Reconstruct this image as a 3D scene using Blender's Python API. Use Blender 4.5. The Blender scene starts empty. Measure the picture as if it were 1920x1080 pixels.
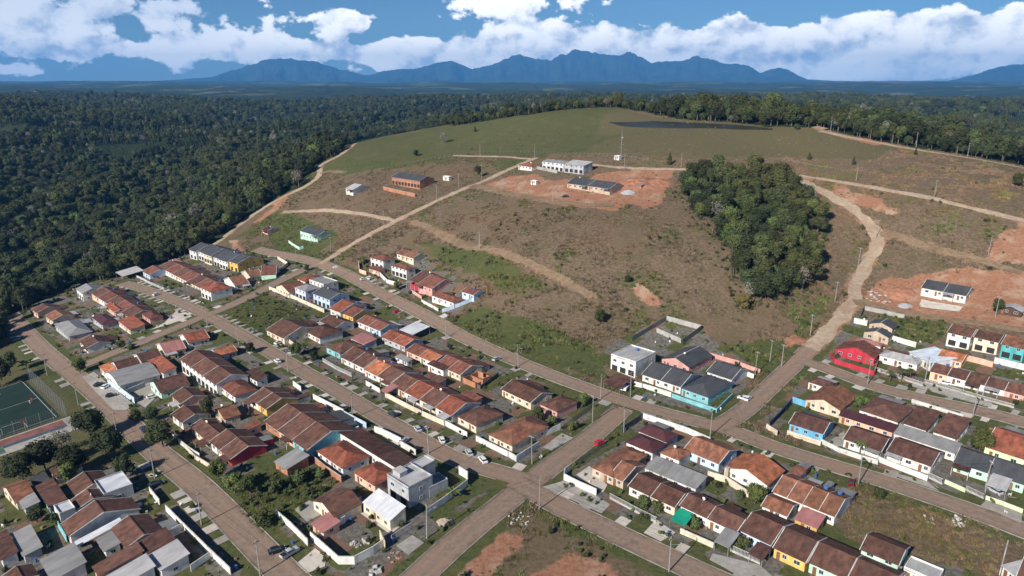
import bpy, math, random
import numpy as np
from mathutils import Vector, Matrix
random.seed(7); rng = np.random.default_rng(7)
SC = bpy.context.scene
COL = SC.collection
R_ = math.radians
# ------------------------------------------------------------------ camera
FPX, HORY, CAMH = 1300.0, 150.0, 110.0
PITCH = math.atan((540 - HORY) / FPX)
cam = bpy.data.cameras.new('camera'); cam.sensor_width = 36; cam.lens = 36 * FPX / 1920
cam.clip_start = 1; cam.clip_end = 80000
camo = bpy.data.objects.new('camera', cam); COL.objects.link(camo)
camo.location = (0, 0, CAMH); camo.rotation_euler = (math.pi / 2 - PITCH, 0, 0)
SC.camera = camo
# ------------------------------------------------------------------ sun, world, exposure
SUN_AZ, SUN_EL = R_(50), R_(31)          # direction the shadows fall (from +X), sun height
sun = bpy.data.lights.new('sun', 'SUN'); sun.energy = 5.0; sun.angle = R_(0.5); sun.color = (1, .94, .84)
suno = bpy.data.objects.new('sun', sun); COL.objects.link(suno)
ld = Vector((math.cos(SUN_AZ) * math.cos(SUN_EL), math.sin(SUN_AZ) * math.cos(SUN_EL), -math.sin(SUN_EL)))
suno.rotation_euler = ld.to_track_quat('-Z', 'Y').to_euler(); suno.location = (0, 0, 600)
SC.view_settings.view_transform = 'Standard'; SC.view_settings.look = 'None'
SC.view_settings.gamma = 1; SC.view_settings.exposure = 0.52
SC.cycles.use_denoising = True; SC.cycles.max_bounces = 5; SC.cycles.diffuse_bounces = 3
SC.cycles.transparent_max_bounces = 8; SC.cycles.volume_bounces = 0; SC.cycles.caustics_reflective = False

class NT:
    """small helper round a node tree"""
    def __init__(s, tree): s.t = tree; s.n = tree.nodes; s.l = tree.links
    def node(s, typ, **kw):
        n = s.n.new(typ)
        for k, v in kw.items(): setattr(n, k, v)
        return n
    def set(s, sock, v):
        if hasattr(v, 'links'): s.l.new(v, sock)
        elif v is not None: sock.default_value = v
    def math(s, op, a, b=None, c=None, clamp=False):
        n = s.node('ShaderNodeMath', operation=op, use_clamp=clamp)
        s.set(n.inputs[0], a)
        if b is not None: s.set(n.inputs[1], b)
        if c is not None: s.set(n.inputs[2], c)
        return n.outputs[0]
    def mix(s, f, a, b):
        n = s.node('ShaderNodeMix', data_type='RGBA')
        s.set(n.inputs[0], f)
        for i, v in ((6, a), (7, b)):
            s.set(n.inputs[i], v if hasattr(v, 'links') else (*v[:3], 1))
        return n.outputs[2]
    def noise(s, vec, scale, detail=4, rough=.55, out=0):
        n = s.node('ShaderNodeTexNoise'); n.inputs['Scale'].default_value = scale
        n.inputs['Detail'].default_value = detail; n.inputs['Roughness'].default_value = rough
        if vec is not None: s.l.new(vec, n.inputs['Vector'])
        return n.outputs[out]
    def ramp(s, v, lo, hi, a=0., b=1., smooth=True):
        n = s.node('ShaderNodeMapRange', interpolation_type='SMOOTHSTEP' if smooth else 'LINEAR')
        s.set(n.inputs[0], v)
        for i, x in enumerate((lo, hi, a, b)): s.set(n.inputs[1 + i], x)
        return n.outputs[0]
    def comb(s, x, y, z):
        n = s.node('ShaderNodeCombineXYZ')
        for i, v in enumerate((x, y, z)): s.set(n.inputs[i], v)
        return n.outputs[0]

wd = bpy.data.worlds.new('World'); SC.world = wd; wd.use_nodes = True
wd.cycles.sampling_method = 'MANUAL'; wd.cycles.sample_map_resolution = 512
W = NT(wd.node_tree); W.n.clear()
sky = W.node('ShaderNodeTexSky', sky_type='NISHITA'); sky.sun_disc = False
sky.sun_elevation = SUN_EL
sky.sun_rotation = math.atan2(-ld.x, -ld.y)   # clockwise from +Y
sky.altitude = 900; sky.air_density = 1.0; sky.dust_density = .3; sky.ozone_density = 2.2
tc = W.node('ShaderNodeTexCoord'); sep = W.node('ShaderNodeSeparateXYZ'); W.l.new(tc.outputs['Generated'], sep.inputs[0])
az = W.math('ARCTAN2', sep.outputs[0], sep.outputs[1])       # radians right of +Y
el = W.math('ARCSINE', sep.outputs[2])
def cloud_field(du, dv, seed):
    u = W.math('ADD', az, du); v = W.math('ADD', el, dv)
    p = W.comb(W.math('MULTIPLY', u, 1.0), W.math('MULTIPLY', v, 1.35), seed)
    vo = W.node('ShaderNodeTexVoronoi', feature='F1'); vo.inputs['Scale'].default_value = 17
    vo.inputs['Detail'].default_value = 4.5; vo.inputs['Roughness'].default_value = .52; vo.normalize = True
    # warp a little so that the billows are not cells
    wn = W.noise(p, 22, 5, .6, out=1)
    wv = W.node('ShaderNodeVectorMath', operation='MULTIPLY_ADD'); W.l.new(wn, wv.inputs[0])
    wv.inputs[1].default_value = (.035, .035, .035); W.l.new(p, wv.inputs[2])
    W.l.new(wv.outputs[0], vo.inputs['Vector'])
    b = W.math('SUBTRACT', 1.0, W.math('MULTIPLY', vo.outputs['Distance'], 1.5))
    n = W.noise(p, 9, 7, .58)
    return W.math('ADD', W.math('MULTIPLY', b, .45), W.math('MULTIPLY', n, .75))
def blob(px, py, sx, sy, amp):
    a0 = math.atan((px - 960) / FPX); e0 = (150 - py) / FPX
    a = W.math('DIVIDE', W.math('SUBTRACT', az, a0), sx / FPX); e = W.math('DIVIDE', W.math('SUBTRACT', el, e0), sy / FPX)
    d = W.math('ADD', W.math('MULTIPLY', a, a), W.math('MULTIPLY', e, e))
    return W.math('MULTIPLY', W.math('POWER', 2.718, W.math('MULTIPLY', d, -1.0)), amp)
BLOBS = [(345, 52, 190, 48, .30), (40, 75, 90, 40, .26), (150, 108, 150, 20, .17), (930, 10, 95, 34, .34), (670, 55, 60, 20, .30), (640, 100, 330, 22, .24),
         (1000, 80, 120, 32, .30), (1180, 95, 170, 34, .32), (1370, 75, 55, 26, .26), (1400, 110, 200, 34, .30), (1560, 80, 60, 30, .22), (1790, 68, 150, 32, .34),
         (1740, 115, 260, 38, .34), (1150, 122, 420, 26, .24), (1600, 122, 420, 26, .20), (800, 112, 260, 22, .22), (1900, 10, 70, 18, .3), (430, 2, 130, 12, .26), (90, 138, 260, 13, .19)]
bias = None
for b in BLOBS:
    o = blob(*b); bias = o if bias is None else W.math('ADD', bias, o)
inview = W.ramp(W.math('ABSOLUTE', az), .66, .85)            # beyond the frame: scattered cumulus everywhere
gen = W.math('MULTIPLY', W.ramp(el, .0, .5, .22, .02), W.math('MAXIMUM', inview, W.ramp(el, .14, .22)))
bias = W.math('ADD', W.math('MINIMUM', bias, .42), gen)
d0 = cloud_field(0, 0, 3.3); d1 = cloud_field(-.008, .012, 3.3)
dens = W.math('ADD', d0, bias)
mask = W.ramp(dens, .785, .835)
mask = W.math('MULTIPLY', mask, W.ramp(el, -.012, .004))
lit = W.ramp(W.math('SUBTRACT', d0, d1), -.16, .06)  # sunlit and shaded cloud sides, put into the cloud colour
under = W.ramp(dens, .95, 1.35, 1.0, .80)  # thick parts greyed: cloud shade as colour
nearc = W.math('MULTIPLY', W.ramp(az, -.42, -.26, 1., 0.), W.ramp(el, .02, .09))   # the bank at the left is nearer; its backlit grey is put into the colour
lit = W.math('MULTIPLY', lit, W.math('SUBTRACT', 1., W.math('MULTIPLY', nearc, .62)))
ccol = W.mix(lit, (.34, .42, .56), (1.0, .99, .97))
ccol = W.mix(W.math('SUBTRACT', 1., under), ccol, (.46, .53, .65))
ccol = W.mix(W.ramp(el, 0., .03, .42, 0.), ccol, (.55, .70, .92))  # horizon haze mixed into the colour of low clouds
tint = W.node('ShaderNodeMix', data_type='RGBA', blend_type='MULTIPLY'); tint.inputs[0].default_value = 1; W.l.new(sky.outputs[0], tint.inputs[6]); tint.inputs[7].default_value = (.57, .86, 1.2, 1)
bgs = W.node('ShaderNodeBackground'); W.l.new(tint.outputs[2], bgs.inputs[0]); bgs.inputs[1].default_value = .043
bgc = W.node('ShaderNodeBackground'); W.l.new(ccol, bgc.inputs[0]); bgc.inputs[1].default_value = 1.05
mxs = W.node('ShaderNodeMixShader'); W.l.new(mask, mxs.inputs[0]); W.l.new(bgs.outputs[0], mxs.inputs[1]); W.l.new(bgc.outputs[0], mxs.inputs[2])
wo = W.node('ShaderNodeOutputWorld'); W.l.new(mxs.outputs[0], wo.inputs[0])

# ------------------------------------------------------------------ pixel -> place
CP, SP = math.cos(PITCH), math.sin(PITCH)
def ray(px, py):
    x = (px - 960) / FPX; y = -(py - 540) / FPX
    return np.array([x, CP + y * SP, -SP + y * CP])
def un(px, py, z=0.):
    d = ray(px, py); return d * ((z - CAMH) / d[2]) + np.array([0, 0, CAMH])
def proj(p):
    x, y, z = p[0], p[1], p[2] - CAMH
    yc = y * SP + z * CP; zc = y * CP - z * SP
    return 960 + FPX * x / zc, 540 - FPX * yc / zc
# terrain control points: pixel, height above the crossing
CTRL = [(1000,900,0),(1370,790,0),(1140,740,0),(900,860,0),(700,700,0),(1000,1080,0),(1500,1000,0),(1900,1050,0),(1900,850,2),(1500,850,0),(600,900,0),
 (300,900,-2),(0,1080,-4),(450,640,0),(850,620,1),(620,500,5),(400,590,-2),(140,690,-8),(0,850,-8),(0,700,-13),(330,560,-4),(250,600,-6),(0,600,-16),(80,550,-15),(760,575,1),
 (500,540,1),(300,700,-5),(1465,687,2),(1600,560,13),(1900,740,5),(1750,670,5),(1900,610,14),(1760,570,13),(1650,460,28),(1900,500,27),(1850,430,38),(1760,400,44),
 (1300,650,3),(1180,640,4),(1000,630,4),(900,570,7),(1125,590,9),(1250,570,12),(1480,640,4),(1450,570,13),(1000,520,18),(925,467,24),(780,430,22),(700,480,11),(800,500,9),
 (1200,480,27),(1400,480,27),(1320,370,44),(1170,365,44),(1060,370,42),(880,348,40),(730,410,24),(985,303,52),(1065,325,50),(1490,330,53),(1910,415,42),(1910,320,57),
 (1720,285,65),(1530,240,77),(1290,243,74),(1150,200,86),(1000,214,80),(850,237,68),(650,275,50),(600,315,40),(640,325,38),(520,385,18),(430,450,4),(575,430,11),(765,350,36),
 (900,270,58),(1100,250,67),(1300,290,62),(1500,290,62),(1400,240,76),(650,370,29),(500,470,2)]
WCTRL = [(30,810,64),(30,950,38),(0,1150,35),(-180,860,35),(-220,1000,15),(220,830,50),(360,760,38),(380,950,22),(430,520,44),(330,620,62),(470,700,30),(-300,420,-27),(-330,300,-22),(-420,560,-28),
 (-290,640,4),(-450,850,-20),(-260,760,22),(-650,1000,5),(-500,1350,0),(0,1600,22),(500,1300,25),(900,1300,25),(-850,1450,42),(-1010,1430,84),(-850,800,0),(-600,500,0),(600,400,30),(400,300,10),
 (-200,150,-8),(200,100,0),(0,60,0),(-300,60,-8),(300,60,2),(-350,180,-14),(1300,1800,35),(-1300,2000,38),(0,2300,30),(700,2300,32),(-500,2200,28)]
cps = [(*un(a, b, c)[:2], c) for a, b, c in CTRL] + [tuple(map(float, w)) for w in WCTRL]
cps = np.array(cps)
def _phi(d): return np.sqrt(d * d + 35. ** 2)
_D = np.hypot(cps[:, None, 0] - cps[None, :, 0], cps[:, None, 1] - cps[None, :, 1])
_n = len(cps); _A = np.zeros((_n + 1, _n + 1)); _A[:_n, :_n] = _phi(_D) - np.eye(_n) * 3.; _A[:_n, _n] = 1; _A[_n, :_n] = 1
_w = np.linalg.solve(_A, np.r_[cps[:, 2], 0])
def vnoise(x, y, seed=0):
    xi = np.floor(x).astype(np.int64); yi = np.floor(y).astype(np.int64); fx = x - xi; fy = y - yi
    fx = fx * fx * (3 - 2 * fx); fy = fy * fy * (3 - 2 * fy)
    def hsh(a, b):
        h = (a * 374761393 + b * 668265263 + seed * 974711) & 0x7fffffff
        h = ((h ^ (h >> 13)) * 1274126177) & 0x7fffffff
        return ((h ^ (h >> 16)) & 0xffff) / 65535.
    return (hsh(xi, yi) * (1 - fx) + hsh(xi + 1, yi) * fx) * (1 - fy) + (hsh(xi, yi + 1) * (1 - fx) + hsh(xi + 1, yi + 1) * fx) * fy
def fbm(x, y, seed=0, o=4):
    s = 0; a = .5
    for i in range(o): s = s + a * vnoise(x, y, seed + i); x = x * 2.03; y = y * 2.03; a *= .5
    return s
def hraw(x, y):
    x = np.asarray(x, float); y = np.asarray(y, float); sh = x.shape; x = x.ravel(); y = y.ravel()
    out = np.empty_like(x)
    for i in range(0, len(x), 20000):
        xs, ys = x[i:i + 20000], y[i:i + 20000]
        out[i:i + 20000] = _phi(np.hypot(xs[:, None] - cps[None, :, 0], ys[:, None] - cps[None, :, 1])) @ _w[:_n] + _w[_n]
    r = np.hypot(x, y)
    w_ = np.clip(np.maximum((-230 - x) / 200 - (y < 420) * .9, (y - 860) / 260), 0, 1); w_ = w_ * w_ * (3 - 2 * w_)
    rg_ = 1 - np.abs(fbm(x / 520 + 3.1, y / 640, 15, 4) * 2.1 - 1)          # wooded ridges and valleys
    out = out + w_ * ((rg_ - .72) * 105 + (fbm(x / 170, y / 170, 29, 3) - .44) * 34) - w_ * 6
    hills = 22 + 105 * (fbm(x / 1100., y / 1100., 5, 4) - .36) + np.clip((r - 3000) / 9000, 0, 1) * 38
    hills = np.minimum(hills, np.where(r > 6000, 99, 84))
    k = np.clip((r - 1500) / 900, 0, 1); k = k * k * (3 - 2 * k)
    return (out * (1 - k) + hills * k).reshape(sh)
GX0, GX1, GY0, GY1, GS = -345., 345., 40., 770., 1.7
gxs = np.arange(GX0, GX1 + .01, GS); gys = np.arange(GY0, GY1 + .01, GS)
GXX, GYY = np.meshgrid(gxs, gys); GZ = hraw(GXX, GYY)
def hg(x, y):
    x = np.asarray(x, float); y = np.asarray(y, float)
    ins = (x > GX0) & (x < GX1 - GS) & (y > GY0) & (y < GY1 - GS)
    fx = np.clip((x - GX0) / GS, 0, len(gxs) - 1.001); fy = np.clip((y - GY0) / GS, 0, len(gys) - 1.001)
    i = fx.astype(int); j = fy.astype(int); a = fx - i; b = fy - j
    v = (GZ[j, i] * (1 - a) + GZ[j, i + 1] * a) * (1 - b) + (GZ[j + 1, i] * (1 - a) + GZ[j + 1, i + 1] * a) * b
    if np.all(ins): return v
    return np.where(ins, v, hraw(x, y))
def h1(x, y): return float(hg(np.array([x]), np.array([y]))[0])
_ts = np.concatenate([np.arange(90, 800, 1.5), np.geomspace(800, 12000, 200)])
def P(px, py):
    """where the view ray of a pixel meets the ground"""
    d = ray(px, py); d = d / np.hypot(d[0], d[1])
    z = CAMH + d[2] * _ts; g = hg(d[0] * _ts, d[1] * _ts)
    k = np.nonzero(z <= g)[0]
    if len(k) == 0: k = [int(np.argmin(z - g))]
    k = k[0]
    if k == 0: t = _ts[0]
    else:
        a = z[k - 1] - g[k - 1]; b = z[k] - g[k]
        t = _ts[k - 1] + (_ts[k] - _ts[k - 1]) * (a / (a - b) if a > b else 1)
    return np.array([d[0] * t, d[1] * t, h1(d[0] * t, d[1] * t)])
ZN = dict(Z1=(0,500,4.),Z2=(0,780,3.6),Z3=(400,440,3.5556),Z4=(440,620,4.),Z5=(440,810,3.84),Z6=(160,590,4.),Y1=(860,580,3.3103),Y2=(1000,780,3.6),Y3=(1400,540,3.6923),
          Y4=(1420,790,3.724),Y5=(600,240,3.),Y6=(1200,240,2.6667),Y7=(0,120,2.7),Y8=(200,400,3.4286),P=(0,0,1.),W=(0,660,4.5))
def zp(z, x, y): o = ZN[z]; return o[0] + x / o[2], o[1] + y / o[2]
def at(px, py, hgt):
    """point of the view ray hgt metres above the ground"""
    p = P(px, py); z = p[2]
    for _ in range(6):
        q = un(px, py, z + hgt); z = .5 * z + .5 * h1(q[0], q[1])
    q = un(px, py, z + hgt); return np.array([q[0], q[1], z])
def polyw(z, pts): return np.array([P(*zp(z, a, b))[:2] for a, b in pts])
def inpoly(x, y, poly):
    r = np.zeros(x.shape, bool); n = len(poly)
    for i in range(n):
        x0, y0 = poly[i]; x1, y1 = poly[(i + 1) % n]
        if y0 == y1: continue
        c = ((y0 > y) != (y1 > y)) & (x < (x1 - x0) * (y - y0) / (y1 - y0) + x0); r ^= c
    return r

# ------------------------------------------------------------------ materials
MATS = {}
def mat(name, col, rough=.8, var=.25, scale=.6, spec=.3, metal=0., bump=0., bscale=4., tint=.12, streak=None, hue=None):
    if name in MATS: return MATS[name]
    m = bpy.data.materials.new(name); m.use_nodes = True; t = NT(m.node_tree); bs = t.n['Principled BSDF']
    tc = t.node('ShaderNodeTexCoord'); v = tc.outputs['Object']
    if streak:
        mp = t.node('ShaderNodeMapping'); t.l.new(v, mp.inputs[0]); mp.inputs['Scale'].default_value = streak; v2 = mp.outputs[0]
    else: v2 = v
    oi = t.node('ShaderNodeObjectInfo')
    off = t.node('ShaderNodeVectorMath', operation='ADD'); t.l.new(v2, off.inputs[0])
    t.l.new(t.comb(t.math('MULTIPLY', oi.outputs['Random'], 91.), 3., 7.), off.inputs[1])
    n = t.noise(off.outputs[0], scale, 6, .65)
    c0 = tuple(c * (1 - var) for c in col); c1 = tuple(min(1, c * (1 + var)) for c in col)
    c = t.mix(t.ramp(n, .3, .7), c0, c1)
    if hue: c = t.mix(t.math('MULTIPLY', t.ramp(t.noise(off.outputs[0], scale * .37, 3), .45, .7), .6), c, hue)
    g = t.math('ADD', 1 - tint, t.math('MULTIPLY', oi.outputs['Random'], 2 * tint))
    hv = t.node('ShaderNodeHueSaturation'); t.l.new(c, hv.inputs['Color']); t.l.new(g, hv.inputs['Value'])
    t.l.new(hv.outputs[0], bs.inputs['Base Color'])
    bs.inputs['Roughness'].default_value = rough; bs.inputs['Specular IOR Level'].default_value = spec; bs.inputs['Metallic'].default_value = metal
    if bump:
        b = t.node('ShaderNodeBump'); b.inputs['Strength'].default_value = bump; b.inputs['Distance'].default_value = .15
        t.l.new(t.noise(v, bscale, 4, .7), b.inputs['Height']); t.l.new(b.outputs[0], bs.inputs['Normal'])
    MATS[name] = m; return m
def roofmat(key):
    col, word = ROOF[key]
    if key in ('wh', 'lb', 'gy', 'dk', 'pk', 'gw', 'mr'):
        return mat('roof_' + key, col, .6, .22, .35, .35, streak=(1.2, .35, .35), bump=.25, bscale=3, tint=.08)
    return mat('roof_' + key, col, .85, .42, .55, .2, streak=(1.15, .7, .7), bump=.6, bscale=5, tint=.2, hue=tuple(c * .55 + .02 for c in col))
ROOF = dict(br=((.115,.056,.041),'brown tile'), md=((.095,.046,.036),'dark brown tile'), rb=((.165,.065,.046),'reddish brown tile'), ro=((.25,.080,.048),'red tile'), ob=((.215,.095,.058),'orange-brown tile'),
            og=((.40,.145,.072),'orange tile'), mr=((.085,.030,.034),'maroon'), dk=((.062,.064,.070),'dark grey'), gy=((.23,.225,.22),'grey sheet'), wh=((.52,.53,.56),'white metal'), lb=((.52,.58,.64),'pale blue'),
            pk=((.32,.14,.13),'dusty pink'), gw=((.38,.37,.37),'pale grey sheet'))
WALL = dict(wh=((.62,.61,.58),'white'), cr=((.60,.52,.40),'cream'), ye=((.62,.40,.12),'yellow'), te=((.20,.46,.50),'teal'), mi=((.46,.66,.54),'mint green'), bl=((.15,.38,.58),'bright blue'), pk=((.58,.31,.28),'pink'),
            re=((.42,.035,.055),'bright red'), ta=((.46,.37,.28),'tan'), gy=((.38,.39,.41),'grey'), lg=((.56,.56,.56),'pale grey'), sa=((.66,.42,.31),'salmon'), bk=((.38,.175,.105),'bare brick'), dw=((.085,.05,.04),'dark wooden'),
            tq=((.09,.38,.40),'turquoise'), lv=((.52,.53,.66),'lavender'), li=((.58,.70,.42),'lime green'), bb=((.45,.55,.68),'pale blue'), cc=((.33,.32,.30),'bare concrete'), nv=((.03,.06,.13),'navy'), dg=((.10,.10,.10),'dark'))
def wallmat(k): return mat('wall_' + k, WALL[k][0], .85, .22, .45, .2, tint=.07, streak=(1, 1, .35))
M_glass = mat('window_glass', (.03, .045, .06), .12, .2, 1, .6)
M_frame = mat('window_frame', (.6, .6, .6), .5, .05, 1)
M_door = mat('door_wood', (.20, .10, .05), .6, .2, 2)
M_conc = mat('concrete', (.40, .385, .36), .9, .25, .35, .2, bump=.2, tint=.1)
M_conc2 = mat('old_concrete', (.27, .255, .235), .9, .3, .4, .2, bump=.3, tint=.1)
M_cap = mat('white_render', (.50, .49, .46), .8, .3, .5)
M_pole = mat('pole_concrete', (.25, .24, .225), .85, .1, 1)
M_wire = mat('black_cable', (.02, .02, .02), .6, .05, 1)
M_metal = mat('galvanised_metal', (.42, .43, .44), .45, .1, 1, .5, .6)
M_tyre = mat('tyre_rubber', (.015, .015, .015), .9, .1, 1)
M_dish = mat('dish_paint', (.68, .68, .68), .5, .05, 1)
M_tank = mat('tank_plastic', (.06, .16, .40), .5, .1, 1)

# ------------------------------------------------------------------ objects
def mesh(name, vs, fs, m=None, smooth=False):
    me = bpy.data.meshes.new(name); me.from_pydata([tuple(map(float, v)) for v in vs], [], fs); me.update()
    for x in (m if isinstance(m, (list, tuple)) else [m] if m else []): me.materials.append(x)
    if smooth: me.polygons.foreach_set('use_smooth', [True] * len(me.polygons))
    return me
def link(name, data, parent=None, loc=(0, 0, 0), rz=0.):
    o = bpy.data.objects.new(name, data); COL.objects.link(o); o.location = loc; o.rotation_euler = (0, 0, rz)
    if parent is not None: o.parent = parent
    return o
TOP = []
def tag(o, label, cat, group=None, shared=False, kind=None):
    o['label'] = label; o['category'] = cat
    if group: o['group'] = group
    if kind: o['kind'] = kind
    if not kind: TOP.append((o, shared))
    return o
def thing(name, label, cat, loc=(0, 0, 0), rz=0., group=None, shared=False):
    o = link(name, None, None, loc, rz); o.empty_display_size = .3
    return tag(o, label, cat, group, shared)
def struct(o): o['kind'] = 'structure'; return o
class MB:
    def __init__(s): s.v = []; s.f = []
    def quad(s, a, b, c, d): n = len(s.v); s.v += [a, b, c, d]; s.f.append((n, n + 1, n + 2, n + 3)); return s
    def poly(s, pts): n = len(s.v); s.v += list(pts); s.f.append(tuple(range(n, n + len(pts)))); return s
    def box(s, x0, x1, y0, y1, z0, z1):
        n = len(s.v); s.v += [(x0,y0,z0),(x1,y0,z0),(x1,y1,z0),(x0,y1,z0),(x0,y0,z1),(x1,y0,z1),(x1,y1,z1),(x0,y1,z1)]
        s.f += [tuple(n + i for i in q) for q in ((0,3,2,1),(4,5,6,7),(0,1,5,4),(1,2,6,5),(2,3,7,6),(3,0,4,7))]; return s
    def slab(s, top, th):
        """a sheet of polygon top with thickness th below it"""
        n = len(s.v); k = len(top); s.v += list(top) + [(p[0], p[1], p[2] - th) for p in top]
        s.f += [tuple(range(n, n + k)), tuple(range(n + 2 * k - 1, n + k - 1, -1))]
        s.f += [(n + i, n + k + i, n + k + (i + 1) % k, n + (i + 1) % k) for i in range(k)]; return s
    def tube(s, a, b, r0, r1=None, n=6):
        r1 = r0 if r1 is None else r1; a = Vector(a); b = Vector(b); d = (b - a).normalized()
        u = d.orthogonal().normalized(); w = d.cross(u); k = len(s.v)
        for c, r in ((a, r0), (b, r1)):
            for i in range(n): t = 2 * math.pi * i / n; s.v.append(tuple(c + u * (math.cos(t) * r) + w * (math.sin(t) * r)))
        for i in range(n): j = (i + 1) % n; s.f.append((k + i, k + j, k + n + j, k + n + i))
        s.f += [tuple(range(k + n - 1, k - 1, -1)), tuple(range(k + n, k + 2 * n))]; return s
    def build(s, name, m, parent=None, smooth=False): return link(name, mesh(name, s.v, s.f, m, smooth), parent)
    def data(s, name, m, smooth=False): return mesh(name, s.v, s.f, m, smooth)

# ------------------------------------------------------------------ streets as pixel lines
ST = dict(
 A=('paved_street', 7.6, [(740,1125),(850,1020),(935,952),(1015,888),(1105,822),(1170,765)]),
 B=('paved_street', 7.2, [(1000,905),(945,888),(865,866),(815,842),(690,768),(597,712),(498,655),(412,605),(375,584),(322,560),(265,540),(228,531)]),
 C=('paved_street', 7.4, [(480,467),(521,476),(602,495),(681,530),(766,575),(836,614),(878,638),(960,674),(1041,707),(1117,734),(1170,753),(1222,768),(1313,792),(1370,806),(1447,838),(1554,871),(1635,895),(1742,930),(1850,968),(1920,995),(2040,1042)]),
 D=('paved_street', 7.4, [(1340,803),(1389,776),(1434,735),(1468,702),(1508,665),(1535,640)]),
 E=('paved_street', 7.0, [(1500,675),(1530,684),(1576,701),(1644,727),(1752,752),(1860,776),(1930,795),(2040,826)]),
 F=('paved_street', 7.4, [(965,902),(1030,940),(1139,993),(1222,1032),(1330,1082),(1440,1130)]),
 G=('paved_street', 7.4, [(20,590),(60,635),(110,682),(150,712),(197,752),(242,797),(292,848),(369,908),(411,950),(455,995),(518,1060),(590,1130)]),
 H=('paved_street', 7.0, [(120,697),(150,688),(200,667),(262,643),(325,617),(375,596),(412,582),(470,556),(521,528),(565,507),(606,492)]),
 a=('dirt_road', 5.0, [(600,496),(640,470),(683,445),(767,403),(867,355),(900,343),(950,320),(985,304),(1005,296)]),
 b=('dirt_road', 3.6, [(1000,299),(950,294),(900,293),(850,292)]),
 c=('dirt_road', 4.0, [(1110,309),(1173,316),(1240,318),(1330,319),(1420,321),(1489,328),(1575,340),(1717,366),(1800,386),(1894,409),(1990,430)]),
 d=('dirt_road', 6.2, [(1520,654),(1562,612),(1590,580),(1606,562),(1597,540),(1625,495),(1646,462),(1648,437),(1597,391),(1556,366),(1522,350),(1489,331)]),
 e=('dirt_road', 4.2, [(1537,246),(1594,258),(1687,276),(1800,294),(1920,316),(2000,331)]),
 f=('dirt_road', 3.4, [(530,398),(600,394),(650,397),(700,405),(740,414)]),
 g=('dirt_track', 4.6, [(775,416),(833,440),(900,467),(1000,500),(1067,532),(1110,558)]),
 h=('dirt_road', 4.6, [(392,466),(420,446),(463,409),(518,375),(574,350),(603,328),(594,313),(630,296),(655,280),(667,269)]),
 i=('dirt_track', 4.0, [(600,326),(620,321),(646,323)]),
 j=('dirt_track', 4.0, [(1650,440),(1680,440),(1725,460),(1837,487),(1915,512)]),
 k=('dirt_track', 5.0, [(1600,566),(1622,566),(1725,592),(1833,606),(1920,620),(2000,636)]),
 l=('dirt_track', 6.0, [(885,348),(1000,372),(1080,385),(1150,386)]),
 m=('dirt_road', 9.0, [(1526,238),(1545,243)]),
)
def dens(pts, step):
    out = [pts[0]]
    for a, b in zip(pts[:-1], pts[1:]):
        n = max(1, int(np.hypot(*(b - a)) / step)); out += [a + (b - a) * (i + 1) / n for i in range(n)]
    return np.array(out)
def smooth_line(pts, it=2):
    for _ in range(it):
        q = [pts[0]]
        for a, b in zip(pts[:-1], pts[1:]): q += [a * .75 + b * .25, a * .25 + b * .75]
        q.append(pts[-1]); pts = np.array(q)
    return pts
LINE = {}
for k, (nm, w, pts) in ST.items():
    LINE[k] = dens(smooth_line(polyw('P', pts)), 1.2)
def line_dist(x, y, ln):
    d = np.full(x.shape, 1e9)
    for p in ln[::2]: d = np.minimum(d, (x - p[0]) ** 2 + (y - p[1]) ** 2)
    return np.sqrt(d)

# ------------------------------------------------------------------ ground
OPEN = polyw('P', [(-500,1400),(-260,1080),(-200,800),(-60,690),(0,640),(60,572),(130,540),(215,522),(300,495),(400,458),(460,407),(520,370),(572,347),(586,318),(640,283),(668,264),(760,248),(850,236),(940,222),(1000,214),(1080,204),(1150,201),
                   (1220,212),(1300,226),(1440,238),(1530,240),(1600,255),(1700,274),(1800,290),(1920,312),(2080,340),(2300,700),(2200,1090),(2400,1400)])
GREEN = [polyw('P', p) for p in (
 [(600,318),(670,268),(850,236),(1000,214),(1150,201),(1120,240),(1100,285),(880,288),(720,315),(640,330)],
 [(415,592),(490,548),(545,568),(590,592),(505,636),(440,610)], [(790,452),(870,462),(1010,525),(1030,545),(940,545),(850,505)], [(842,602),(905,572),(1000,600),(1120,650),(1140,715),(1040,690),(920,640)],
 [(1560,560),(1500,640),(1440,690),(1420,680),(1500,600),(1540,555)], [(1300,650),(1420,640),(1490,640),(1440,705),(1390,700)], [(430,450),(520,395),(560,400),(480,440)], [(480,430),(560,400),(640,440),(590,480),(520,465)],
 [(1620,640),(1650,588),(1780,600),(1760,645)], [(330,640),(390,620),(430,640),(400,660),(350,680)], [(440,905),(560,870),(640,900),(560,960),(490,1000),(450,960)])]
SCRUB = [polyw('P', p) for p in ([(1380,780),(1300,800),(1250,880)],[(1610,925),(1640,910),(1880,1000),(1880,1090),(1590,1000)],[(900,1040),(1000,960),(1260,1080),(1240,1100),(900,1100)],[(1620,545),(1680,490),(1850,500),(1700,530)])]
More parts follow.
